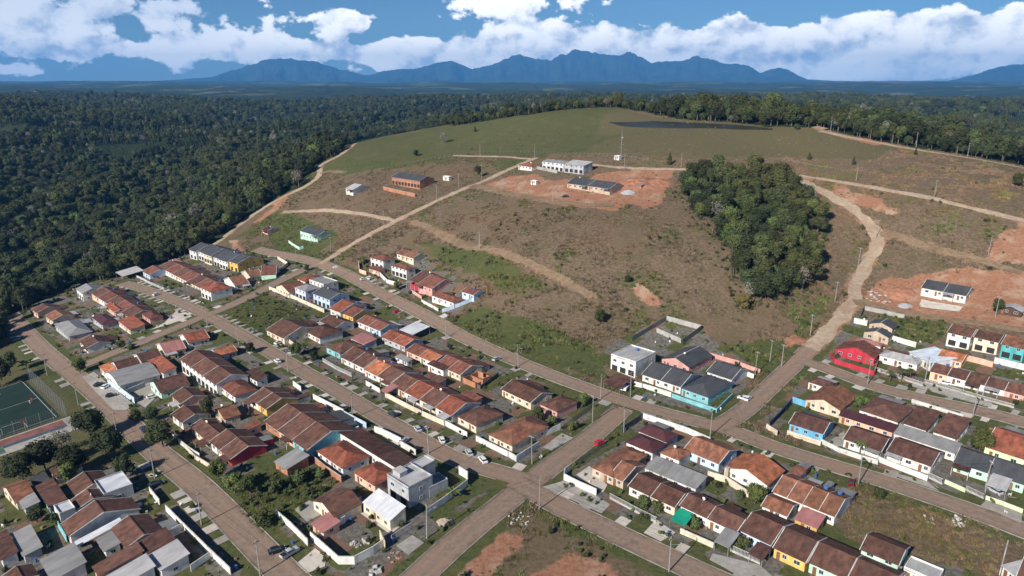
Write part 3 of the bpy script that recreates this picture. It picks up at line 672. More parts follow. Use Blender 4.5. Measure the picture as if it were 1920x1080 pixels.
# -- behind it, along the street under the hillside
S('Z3','G',(415,345,500,385,580,330),1,['rb'],['cr'],'at upper end of walled green lot',3.4)
S('Z3','h',(560,295,610,320,735,285),1,['ro'],['cr'],'behind small tree at upper crossing')
S('Z3','h',(530,352,610,382,715,350),1,['gy'],['lv'],'tall and weathered above green lot',5.4,kind='two-storey house')
S('Z3','g',(655,388,775,437,845,395),1,['dk'],['bb'],'tall with outside stair above green lot',5.4,kind='two-storey house')
S('Z3','f',(625,300,735,335,810,295),1,['gy'],['wh'],'boxy by street under hillside',5.2,kind='two-storey house')
S('Z3','g',(770,490,845,520,932,455),1,['ro'],['wh'],'glazed upper back, under hillside street',3.6)
S('Z3','g',(852,522,930,552,1002,498),1,['rb'],['ye'],'next to walled yard under hillside street')
S('Z3','g',(955,577,1110,642,1168,590),2,['rb'],['wh','bb'],'pair beside big white canopy')
S('Z3','m',(920,685,1005,732,1062,692),1,['pk'],['gy'],'low annexe in middle of block',2.6)
S('Z3','m',(1235,637,1330,668,1418,612),1,['wh'],['wh'],'along street under hillside',2.9,kind='canopy',open_=True)
S('Z3','g',(1115,682,1275,742,1335,690),2,['ro'],['gy'],'red pair in middle of block')
S('Z3','g',(1285,772,1460,852,1525,800),2,['rb','og'],['sa','wh'],'mixed pair in middle of block')
S('Z3','g',(1485,862,1640,937,1715,862),2,['rb'],['wh','cr'],'pair beside roofless brick ruin')
S('Z3','m',(1418,862,1530,905,1562,880),1,['md'],['wh'],'narrow block behind terrace',3.2)
S('Z3','m',(1370,955,1490,1000,1555,970),1,['br'],['gy'],'low annexe behind long terrace',2.4)
S('Z3','g',(345,632,470,692,632,573),1,['br'],['cr'],'large, at lower edge of green lot')
S('Z3','h',(605,626,705,690,835,633),1,['br'],['wh'],'square, by garden trees near green lot')
S('Z3','g',(705,572,815,620,875,573),1,['br'],['wh'],'behind square hipped house')
S('Y1','g',(275,488,432,588,520,518),1,['br'],['cr'],'L-shaped, near paved T-junction')
S('Y1','h',(510,582,608,637,738,572),1,['br'],['pk'],'among shrubs at paved T-junction')
S('Z4','m',(1640,500,1760,560,1830,500),1,['rb'],['gy'],'low, behind red terrace end',2.5)
S('Z4','m',(1200,195,1290,235,1330,215),1,['gy'],['lg'],'small grey annexe behind mixed pair',2.5)
# -- block of the upper right above the street
S('Z3','h',(1040,150,1130,190,1225,147),1,['rb'],['wh'],'left one below scrubby bank',5.2,kind='two-storey house')
S('Z3','h',(1180,206,1285,243,1362,206),1,['rb'],['wh'],'right one below scrubby bank',5.2,kind='two-storey house')
S('Z3','g',(1215,127,1335,172,1388,152),2,['ob'],['cr'],'back pair under scrubby bank')
S('Z3','m',(1028,224,1100,252,1130,217),1,['rb'],['sa'],'front garage beside parked white cars',2.6)
S('Z3','g',(1310,322,1370,347,1457,270),1,['md'],['re'],'narrow, in row below scrubby bank')
S('Z3','g',(1368,352,1450,384,1548,310),1,['rb'],['pk'],'in row below scrubby bank')
S('Z3','h',(1462,410,1600,462,1705,412),1,['rb'],['wh'],'with veranda at end of upper row')
S('Z3','g',(1650,392,1735,414,1768,380),1,['rb'],['bb'],'rear wing at end of upper row')
# -- upper left terraces
S('Y8','g',(480,254,880,312,935,265),6,['dk'],['lg','wh','cr','wh','wh','ye'],'tall terrace beside forest',5.4,kind='two-storey house')
S('Y8','g',(350,352,600,478,700,432),6,['br','rb'],['cr','wh'],'low terrace near forest')
S('Y8','h',(592,484,665,507,822,467),1,['ro'],['wh'],'on corner of upper cross street',5.2,kind='two-storey house')
S('Y8','g',(820,462,922,440,872,390),1,['ob'],['wh'],'facing upper cross street beside red corner house')
S('Y8','g',(918,406,1008,386,968,350),1,['ob'],['cr'],'facing upper cross street by yellow house')
S('Y8','g',(1010,348,1105,331,1065,306),1,['rb'],['mi'],'in walled garden by upper crossing')
S('Y8','g',(230,378,270,398,347,364),1,['rb'],['bb'],'small, at forest end of low terrace')
S('Y8','m',(72,385,100,402,200,352),1,['gw'],['gy'],'at forest edge by turning place',3.4,kind='canopy',open_=True)
S('Y8','m',(405,305,440,325,475,305),1,['pk'],['sa'],'tiny, between terrace and forest',2.5)
S('Y8','g',(1245,124,1345,152,1400,120),1,['dk'],['mi'],'with green fenced yard on hillside',4.2)
S('Y8','g',(992,110,1035,122,1068,100),1,['mr'],['sa'],'alone on slope near forest road',2.2,kind='shed')
# -- left block under the forest
S('Z1','g',(665,217,985,360,1058,302),5,['br','rb'],['sa','wh'],'terrace at left of village')
S('Z1','g',(575,172,605,207,705,187),1,['gy'],['wh'],'at forest end of left terrace',4.6)
S('Z1','g',(805,288,840,347,905,327),1,['ro'],['sa'],'front wing of left terrace')
S('Z1','h',(688,384,762,434,872,387),1,['mr'],['gy'],'beside left terrace')
S('Z1','h',(1072,354,1118,394,1250,372),1,['rb'],['pk'],'behind paved corner at left crossing')
S('Z1','m',(912,400,968,470,1102,437),1,['ro'],['cr'],'with glazed gate on left cross street')
S('Z1','g',(222,337,290,347,358,290),1,['br'],['sa'],'half hidden by forest trees')
S('Z1','g',(325,380,400,404,470,360),1,['ob'],['cr'],'in shade of forest trees')
S('Z1','h',(412,440,510,520,650,430),1,['gy'],['gy'],'in shade behind left cross street')
S('Z1','g',(600,564,640,614,735,554),1,['br'],['wh'],'among bushes on left cross street')
# -- centre left block
S('Z1','g',(1405,570,1578,522,1530,467),1,['ro'],['wh'],'on grassy corner at left crossing')
S('Z1','g',(1230,647,1402,602,1345,540),1,['pk'],['cr'],'long, next to grassy corner')
S('Z1','g',(1630,674,1782,620,1740,587),1,['og'],['gy'],'by round street tree on middle street')
S('Z1','g',(880,777,1062,722,1035,667),1,['md'],['wh'],'behind grey vaulted hall')
S('Z1','m',(752,747,800,807,880,772),1,['og'],['wh'],'corner shop opposite football pitch',3.2)
S('Z1','v',(805,802,890,897,1220,797),1,['gy'],['wh'],'arched, opposite football pitch',3.4,kind='hall')
S('Z1','m',(1130,702,1215,797,1325,752),1,['ro'],['wh'],'square, behind grey vaulted hall',3.0)
S('Z1','g',(1060,722,1225,667,1175,617),1,['md'],['wh'],'behind red square roof')
S('Z1','G',(1152,862,1200,947,1430,867),1,['md'],['mi'],'with gable to paved yard near vaulted hall')
S('Z1','g',(1362,702,1600,884,1725,792),3,['br'],['wh'],'tall row in centre left block',5.2,kind='two-storey house')
S('Z1','g',(1290,967,1345,1030,1448,964),1,['br'],['sa'],'beside dark round trees')
S('Z6','h',(1020,527,1115,614,1290,547),1,['rb'],['wh'],'next to tall brown row')
S('Z6','g',(1222,630,1352,710,1468,614),2,['br'],['wh','ye'],'pair with yellow end')
S('Z6','g',(640,754,722,810,828,754),1,['br'],['wh'],'behind big round tree')
S('Z6','G',(1000,704,1040,784,1172,740),1,['ob'],['ta'],'small, in centre of left block')
S('Z6','g',(790,844,922,957,1010,887),1,['br'],['cr'],'by big round tree on left street')
S('Z6','g',(932,957,1085,1082,1222,982),2,['br'],['wh','re'],'pair on left street')
S('Z6','m',(1150,852,1190,880,1292,802),1,['rb'],['sa'],'low, in back yards',2.4)
S('Z6','g',(1335,807,1665,1012,1872,852),3,['br'],['bk','sa','te'],'large block with teal gable end')
S('Z6','m',(1172,442,1280,497,1410,482),1,['md'],['wh'],'with white flank by middle street',3.0)
# -- bottom centre
S('Z5','u',(268,220,382,267,540,167),1,['gy'],['bk'],'low, by overgrown lot',2.4,pitch=.16)
S('Z5','h',(588,137,772,264,968,167),1,['ro'],['wh'],'upper of two red hipped roofs')
S('Z5','h',(840,292,1005,390,1150,282),1,['ro'],['sa'],'lower of two red hipped roofs')
S('Z4','a',(775,765,1215,1030),3,['md'],['wh'],'white-flanked row by middle street',4.0,pitch=.2,depth=8.5)
S('Z5','G',(532,507,720,620,912,502),1,['br'],['cr'],'beside overgrown lot',2.8)
S('Z5','m',(540,664,632,730,752,647),1,['pk'],['sa'],'low, beside overgrown lot',2.2)
S('Z5','u',(915,507,1120,642,1225,527),1,['wh'],['cr'],'new, behind bare walled yard',3.0,pitch=.34,ov=.2)
S('Z5','f',(1090,304,1250,397,1410,300),1,['gw'],['gy'],'modern corner villa front',6.0,kind='two-storey house')
S('Z5','f',(1245,224,1338,257,1445,202),1,['gw'],['gy'],'modern corner villa rear wing',5.6,kind='two-storey house')
S('Z5','f',(1345,342,1400,397,1525,327),1,['gy'],['gy'],'ground-floor wing of modern corner villa',2.8)
# -- bottom left
S('Z2','f',(655,432,700,522,888,440),1,['wh'],['gy'],'beside left street under dark tree',3.4)
S('Z2','g',(450,460,508,537,640,477),1,['br'],['sa'],'next to flat white roof')
S('Z2','g',(465,582,505,642,640,572),1,['br'],['sa'],'behind boxy white tower')
S('Z2','g',(412,737,462,820,705,657),1,['br'],['wh'],'long slope facing bottom left')
S('Z2','f',(350,610,400,654,505,607),1,['wh'],['wh'],'small boxy tower among brown roofs',4.0)
S('Z2','G',(-80,522,100,582,215,497),1,['ob'],['cr'],'at left edge of picture')
S('Z2','m',(115,572,158,627,268,572),1,['gy'],['gy'],'lean-to beside orange-brown roof',2.4)
S('Z2','m',(235,482,325,610,460,562),1,['md'],['te'],'with pale teal flank, bottom left')
S('Z2','m',(190,427,232,472,352,442),1,['dk'],['gy'],'small, along lane below court',2.6)
S('Z2','m',(330,362,372,417,560,332),1,['br'],['wh'],'long, under trees below court',2.6)
S('Z2','m',(80,797,150,944,298,892),1,['gy'],['gy'],'square, at lower left',2.6)
S('Z2','m',(-90,832,0,970,145,942),1,['md'],['wh'],'at lower left edge of picture')
S('Z2','m',(265,977,345,1112,608,1022),1,['gy'],['lg'],'large, at bottom left',3.0)
S('Z2','m',(480,864,510,892,808,707),1,['wh'],['wh'],'narrow strip at bottom left',2.4,kind='canopy',open_=True)
S('Z2','m',(650,834,700,917,820,857),1,['gy'],['wh'],'small, in bottom left yards',2.5)
S('Z2','g',(745,767,850,892,972,802),1,['br'],['wh'],'steep square, bottom left')
S('Z2','m',(612,1024,665,1087,985,937),1,['br'],['sa'],'long, at bottom left',3.0)
S('Z2','m',(920,857,985,940,1212,867),1,['md'],['wh'],'dark square, bottom left',3.3)
S('Z2','m',(700,1092,760,1182,1080,1062),1,['gw'],['wh'],'corrugated, at bottom edge',3.0)
S('Z2','m',(995,944,1078,1047,1312,972),1,['gw'],['wh'],'pale square by white street wall',3.0)
S('Z2','g',(0,1092,60,1162,150,1087),1,['br'],['wh'],'cut by bottom left corner')
# -- right of the T-junction
S('Y1','f',(940,277,1100,330,1222,257),1,['gw'],['wh'],'unfinished, above T-junction',6.0,kind='two-storey house')
S('Y1','G',(1262,300,1430,370,1555,267),1,['dk'],['pk'],'behind grey roofed row')
S('Y1','g',(1128,404,1385,482,1445,402),2,['dk'],['wh'],'pair next to teal corner house')
S('Y1','h',(1385,484,1550,550,1692,447),1,['dk'],['te'],'on corner inside teal wall')
S('Y1','g',(1540,384,1692,442,1768,384),1,['dk'],['lg'],'behind teal corner house')
S('Y1','m',(890,455,1000,490,1065,440),1,['md'],['gy'],'beside unfinished white building',2.6,kind='canopy',open_=True)
# -- block below, right of centre
S('Y2','h',(612,180,805,252,905,187),1,['mr'],['wh'],'front hip in long walled corner')
S('Y2','h',(700,102,900,180,985,124),1,['mr'],['lg'],'rear hip in long walled corner')
S('Y2','h',(385,344,540,415,795,270),1,['ob'],['ta'],'on corner with brick chimney')
S('Y2','g',(513,397,605,442,688,337),1,['ob'],['ta'],'carport wing beside chimney',2.8)
S('Y2','u',(728,360,1110,482,1172,397),1,['gy'],['lg'],'long low, behind brown terrace',2.6,pitch=.12)
S('Y2','g',(632,474,960,614,1022,522),2,['br'],['wh','cr'],'left terrace by bare red lot')
S('Y2','g',(985,602,1372,787,1428,692),2,['br'],['wh'],'middle terrace by bare red lot')
S('Y2','g',(1392,767,1602,877,1678,737),1,['br'],['bb'],'with tiled porch, by bare red lot')
S('Y2','u',(1450,932,1550,974,1600,882),1,['md'],['wh'],'porch in front of terrace',2.4,kind='canopy',open_=True,pitch=.2)
S('Y4','g',(105,882,340,987,412,832),1,['br'],['ye'],'right terrace by bare red lot')
S('Y4','g',(350,987,625,1102,682,947),1,['br'],['mi'],'right terrace by bare red lot')
S('Y4','g',(632,1092,930,1222,985,1077),1,['br'],['wh'],'cut by bottom edge of picture')
S('Y2','h',(845,250,985,302,1095,248),1,['ob'],['wh'],'between maroon and grey roofs')
S('Y2','g',(1015,222,1250,327,1335,242),1,['ob'],['bb'],'behind long grey shed roof')
S('Y2','G',(1285,347,1582,472,1685,360),1,['og'],['wh'],'wide gable with two tan chimneys',3.0)
S('Y2','m',(1212,852,1320,892,1375,802),1,['gy'],['wh'],'in front garden of middle terrace',2.6,kind='canopy',open_=True)
S('Y4','g',(100,492,545,667,602,537),4,['ob'],['wh'],'small terrace by weedy lot')
S('Y4','h',(205,364,290,394,372,337),1,['ob'],['wh'],'small pavilion beside orange gable',2.6)
S('Y4','g',(20,594,215,662,262,592),1,['ob'],['wh'],'low, in front of small terrace',2.5)
S('Y4','m',(245,692,420,752,515,692),1,['pk'],['ye'],'low, beside weedy lot',2.6)
S('Y4','g',(712,897,992,1004,1032,894),1,['br'],['mi'],'tall, beside weedy lot',4.8,kind='two-storey house')
S('Y4','f',(1025,1012,1260,1112,1330,1042),1,['gw'],['wh'],'flat, below weedy lot',2.8)
S('Y4','m',(1700,1002,1800,1082,1830,932),1,['gw'],['wh'],'at lower right beyond weedy lot',2.8)
S('Y4','g',(1805,1087,1920,1140,1935,962),1,['br'],['wh'],'at lower right edge of picture')
# -- right block
S('Y3','g',(282,944,540,1004,590,937),1,['md'],['bl'],'on corner inside cream wall')
S('Y4','g',(597,124,868,212,922,122),1,['md'],['wh'],'next to bright blue house')
S('Y4','g',(907,202,1212,324,1268,217),1,['md'],['wh'],'behind long white front wall')
S('Y4','u',(952,80,1380,232,1422,147),1,['gy'],['wh'],'long shed behind white houses',2.9,pitch=.14)
S('Y4','g',(1367,287,1870,447,1925,345),2,['dk'],['mi'],'pair behind lime fence')
S('Y4','m',(1600,442,1740,492,1785,422),1,['gw'],['wh'],'carport of mint green pair',2.5,kind='canopy',open_=True)
S('Y4','g',(1590,170,1862,287,1905,100),1,['ro'],['li'],'at right edge behind round tree',3.2)
S('Y3','G',(850,237,1010,292,1065,247),1,['dk'],['ta'],'upper of twins by vacant lot')
S('Y3','G',(810,297,985,352,1035,317),1,['dk'],['ta'],'lower of twins by vacant lot')
S('Y3','h',(735,384,930,410,990,387),1,['pk'],['wh'],'between red house and dark twins')
S('Y3','G',(605,427,888,494,955,427),1,['rb'],['re'],'on corner inside red wall')
S('Y3','h',(920,462,1185,532,1238,480),1,['gw'],['wh'],'behind palm trees')
S('Y3','m',(1120,442,1270,532,1335,427),1,['lb'],['wh'],'carport next to palm trees',2.9)
S('Y3','g',(1322,477,1490,517,1512,460),1,['og'],['sa'],'small, behind peach terrace')
S('Y3','g',(1388,314,1550,352,1575,285),1,['br'],['wh'],'left one above walled back yards',5.2,kind='two-storey house')
S('Y3','g',(1572,344,1742,387,1762,324),1,['br'],['cr'],'middle one above walled back yards',5.2,kind='two-storey house')
S('Y3','g',(1760,397,1925,435,1950,362),1,['ob'],['tq'],'at right edge above back yards',5.2,kind='two-storey house')
S('Y3','g',(1270,580,1925,742,1948,680),5,['br'],['sa','wh','wh','wh','pk'],'terrace on right hand street')
S('Y3','h',(430,642,560,692,625,657),1,['br'],['wh'],'with skylights at street bend')
S('Y3','G',(405,772,650,852,755,737),1,['ob'],['cr'],'wide gable over blue wall')
S('Y3','h',(790,832,1050,932,1112,807),1,['br'],['wh'],'large, behind maroon strip roof')
S('Y3','u',(637,880,1010,1002,1046,942),1,['mr'],['sa'],'long strip next to blue house',2.7,pitch=.12)
S('Y3','m',(1087,932,1245,990,1292,872),1,['br'],['wh'],'left of matching brown pair',2.9)
S('Y3','m',(1292,990,1450,1050,1540,932),1,['br'],['wh'],'right of matching brown pair',2.9)
S('Y6','g',(1405,807,1630,852,1650,807),2,['dk'],['wh'],'new pair on red earth')
S('Y3','G',(1755,127,1910,170,1965,130),1,['gw'],['dw'],'cabin at right edge on red earth',2.5)
# -- on the hillside
S('Y5','g',(390,280,570,302,605,281),1,['dk'],['bk'],'unfinished long row on hillside',5.2,kind='two-storey house')
S('Y5','u',(1250,190,1366,203,1396,174),1,['gy'],['lg'],'upper left half of stepped hilltop block',5.4,pitch=.2,kind='two-storey house')
S('Y5','u',(1372,207,1480,221,1537,195),1,['gw'],['gy'],'lower right half of stepped hilltop block',5.2,pitch=.2,kind='two-storey house')
S('Y5','h',(1128,207,1190,222,1250,202),1,['ro'],['wh'],'low, at top of dirt road',2.6)
S('Y5','g',(1382,314,1635,352,1685,327),2,['dk'],['ta'],'new row on red earthworks',2.8)
S('Y5','g',(142,354,185,362,245,347),1,['gw'],['wh'],'lonely on left hillside',2.8)
S('Y5','f',(690,270,725,274,742,268),1,['wh'],['wh'],'beside dirt side road on hill',2.6,kind='shed')
S('Y5','f',(1187,294,1215,298,1232,292),1,['wh'],['wh'],'tiny, on red earth bank',2.2,kind='shed')
S('Y5','m',(1780,322,1805,328,1825,318),1,['gy'],['bk'],'hut on red earth mound',2.4,kind='shed')
S('Y5','f',(1662,152,1682,158,1702,152),1,['gw'],['lg'],'at foot of tall mast',2.4,kind='shed')

# lean-to annexes and porches built onto the houses
def free(q, own):
    for k, ln in LINE.items():
        if line_dist(np.array([q[0]]), np.array([q[1]]), ln)[0] < ST[k][1] / 2 + 2.2: return False
    for (c, u, v, a, b) in FOOT:
        d = q - c
        if c is not own and abs(d @ u) < a / 2 - .1 and abs(d @ v) < b / 2 - .1: return False
    return True
for (H, ty, a, b, hw, rk, wk, c, u, v, i, n) in HOUSES:
    if ty not in 'gh' or hw > 4.4: continue
    rd = random.random
    if rd() < .72:
        d = random.uniform(2.2, 5.2); x0, x1 = (-a + .25, a - .25) if rd() < .55 else ((-a + .25, 0) if rd() < .5 else (0, a - .25))
        if x1 - x0 > 9: x1 = x0 + 8
        y0 = b - .35; y1 = b + d
        if all(free(c + u * x + v * y, None) for x in (x0 + .2, x1 - .2) for y in (b + .6, (b + y1) / 2, y1)):
            k = random.choice(['md', 'br', 'gy', 'gy', 'rb', 'gw', 'dk']); za = hw - .16; zb_ = za - .12 * (y1 - y0)
            MB().slab([(x0, y0, za), (x1, y0, za), (x1, y1, zb_), (x0, y1, zb_)], .07).build('annexe_roof', roofmat(k), H)
            MB().box(x0 + .2, x1 - .2, b - .4, y1 - .2, -2., zb_ - .1).build('annexe_wall', wallmat(random.choice([wk, 'lg', 'cc', 'gy', 'bk'])), H)
    if rd() < .34 and ty == 'g':
        d = random.uniform(1.8, 3.2); w_ = min(a * 1.0, 2.2); xc = random.choice((-1, 1)) * (a - w_ - .2); y1 = -b - d
        if all(free(c + u * x + v * y, None) for x in (xc - w_, xc + w_) for y in (-b - .6, y1)):
            za = hw - .14; zb_ = za - .1 * d; k = random.choice([rk, 'gy', 'gw', 'md'])
            MB().slab([(xc - w_, y1, zb_), (xc + w_, y1, zb_), (xc + w_, -b + .25, za), (xc - w_, -b + .25, za)], .07).build('porch_roof', roofmat(k), H)
            for sx_ in (-1, 1): MB().box(xc + sx_ * (w_ - .15) - .07, xc + sx_ * (w_ - .15) + .07, y1 + .1, y1 + .24, -1., zb_ - .07).build('porch_post', M_cap, H)
# ------------------------------------------------------------------ paved patches, driveways
def patch(z, pts, m, name='pavement', dz=.13):
    w = dens(np.vstack([polyw(z, pts), polyw(z, pts[:1])]), 2.5)[:-1]
    c = w.mean(0); vs = [(c[0], c[1], h1(*c) + dz)] ; rings = 4; n = len(w); fs = []
    for r in range(1, rings + 1):
        q = c + (w - c) * r / rings; hz_ = hg(q[:, 0], q[:, 1]); vs += [(a[0], a[1], b + dz) for a, b in zip(q, hz_)]
    for i in range(n):
        j = (i + 1) % n; fs.append((0, 1 + i, 1 + j))
        for r in range(rings - 1): a = 1 + r * n; fs.append((a + i, a + n + i, a + n + j, a + j))
    return struct(link(name, mesh(name, vs, fs, m)))
M_pav = road_mat('pavement_concrete', (.28, .26, .235), (.40, .375, .34), (.23, .20, .165), .7)
M_pale = road_mat('pale_concrete', (.46, .41, .36), (.57, .52, .46), (.36, .30, .25), .5)
for i, (z, pts, m) in enumerate([('Y2', [(60,480),(205,440),(425,540),(520,600),(460,660),(150,520)], M_pav), ('Y2', [(745,790),(830,700),(960,790),(860,850)], M_pale), ('Z1', [(615,830),(705,790),(1000,1030),(950,1075),(850,1075)], M_pav),
    ('Z1', [(1120,480),(1280,430),(1440,375),(1400,345),(1320,335),(1230,425)], M_pale), ('Z1', [(950,970),(1120,870),(1200,950),(1090,1060)], M_pav), ('Z5', [(445,950),(580,840),(660,900),(650,970),(520,1020)], M_pale), ('Z5', [(1165,820),(1280,745),(1365,800),(1250,890)], M_pav),
    ('Z5', [(430,560),(560,480),(620,600),(520,650)], M_pav), ('Y1', [(520,860),(640,770),(710,800),(580,880)], M_pav), ('Y4', [(1560,590),(1600,550),(1850,650),(1840,715)], M_pav), ('Y4', [(890,345),(1190,425),(1270,490),(1000,400)], M_pav), ('Y3', [(1100,672),(1240,655),(1700,800),(1690,830)], M_pav),
    ('Y2', [(1210,930),(1530,1010),(1620,1090),(1400,1090),(1190,975)], M_pav), ('Y2', [(290,400),(380,340),(500,470),(470,520)], M_pale), ('Y3', [(1190,130),(1210,80),(1500,130),(1470,165)], M_pale), ('Z5', [(905,590),(1120,740),(1215,670),(1010,560)], M_pale), ('Y4', [(480,160),(600,70),(640,160),(580,210)], M_pav)]):
    patch(z, pts, m, dz=.12 + .005 * i)
DRV = [('B', -1, .75), ('B', 1, .6), ('C', 1, .5), ('C', -1, .35), ('F', 1, .6), ('E', -1, .7), ('E', 1, .6), ('G', -1, .5), ('H', 1, .3)]
for k, s, pr in DRV:
    ln = LINE[k]; nr = normals(ln); w = ST[k][1] / 2; i = 6
    while i < len(ln) - 6:
        c = ln[i] + nr[i] * s * (w + 1.8)
        if random.random() < pr and inpoly(np.array([c[0]]), np.array([c[1]]), VILL[0])[0] | any(inpoly(np.array([c[0] + nr[i][0] * s * 4]), np.array([c[1] + nr[i][1] * s * 4]), v)[0] for v in VILL) and all(line_dist(np.array([c[0]]), np.array([c[1]]), l2)[0] > ST[k2][1] / 2 + 2.5 for k2, l2 in LINE.items() if k2 != k):
            d = np.array([nr[i][1], -nr[i][0]]); hwid = random.uniform(1.0, 2.0); v = []
            for a, b in ((-hwid, .15), (hwid, .15), (hwid, 1.7), (hwid, 3.5), (-hwid, 3.5), (-hwid, 1.7)):
                q = ln[i] + d * a + nr[i] * s * (w + b); v.append((q[0], q[1], h1(*q) + .15))
            if s < 0: v = v[::-1]
            struct(link('driveway', mesh('driveway', v, [tuple(range(6))], random.choice((M_pav, M_pale, M_pav)))))
        i += random.randint(4, 6)

# ------------------------------------------------------------------ garden walls and fences
def wall(z, pts, key, h, loc, kind='wall', th=.16):
    w = polyw(z, pts); c = w.mean(0); g = h1(*c)
    word = WALL[key][1]
    t_ = thing('boundary_wall' if kind == 'wall' else 'metal_fence', f'{word} garden wall {loc}' if kind == 'wall' else f'{word} metal fence {loc}', kind, (c[0], c[1], g), 0, 'walls and fences of the plots')
    for a, b in zip(w[:-1], w[1:]):
        L = np.hypot(*(b - a)); d = (b - a) / max(L, .01); n = np.array([-d[1], d[0]]) * th / 2; k = max(1, int(L / 4))
        pw, cp = MB(), MB()
        for i in range(k):
            p, q = a + (b - a) * i / k, a + (b - a) * (i + 1) / k; zp_, zq = h1(*p) - g, h1(*q) - g; P_, Q_ = p - c, q - c
            def prism(mb, o, z0, z1):
                pts8 = [(*(P_ - n * o), zp_ + z0), (*(Q_ - n * o), zq + z0), (*(Q_ + n * o), zq + z0), (*(P_ + n * o), zp_ + z0)]; pts8 += [(x, y, zz + z1 - z0) for x, y, zz in pts8]
                s0 = len(mb.v); mb.v += pts8; mb.f += [tuple(s0 + j for j in f) for f in ((0,3,2,1),(4,5,6,7),(0,1,5,4),(1,2,6,5),(2,3,7,6),(3,0,4,7))]
            if kind == 'wall': prism(pw, 1, -.5, h); prism(cp, 1.5, h + .002, h + .08)
            else:
                prism(pw, 1, -.3, .35)
                prism(cp, .3, h - .08, h); prism(cp, .3, .45, .52); m_ = max(2, int(np.hypot(*(q - p)) / .32))
                for j in range(m_):
                    x = P_ + (Q_ - P_) * j / m_; zz = zp_ + (zq - zp_) * j / m_; cp.box(x[0] - .035, x[0] + .035, x[1] - .035, x[1] + .035, zz + .3, zz + h)
        pw.build('wall_panel' if kind == 'wall' else 'plinth', wallmat(key) if kind == 'wall' else M_conc, t_); cp.build('coping' if kind == 'wall' else 'railing', M_cap if kind == 'wall' and key not in ('te', 'bl', 're', 'nv', 'dg', 'cc', 'pk') else wallmat(key), t_)
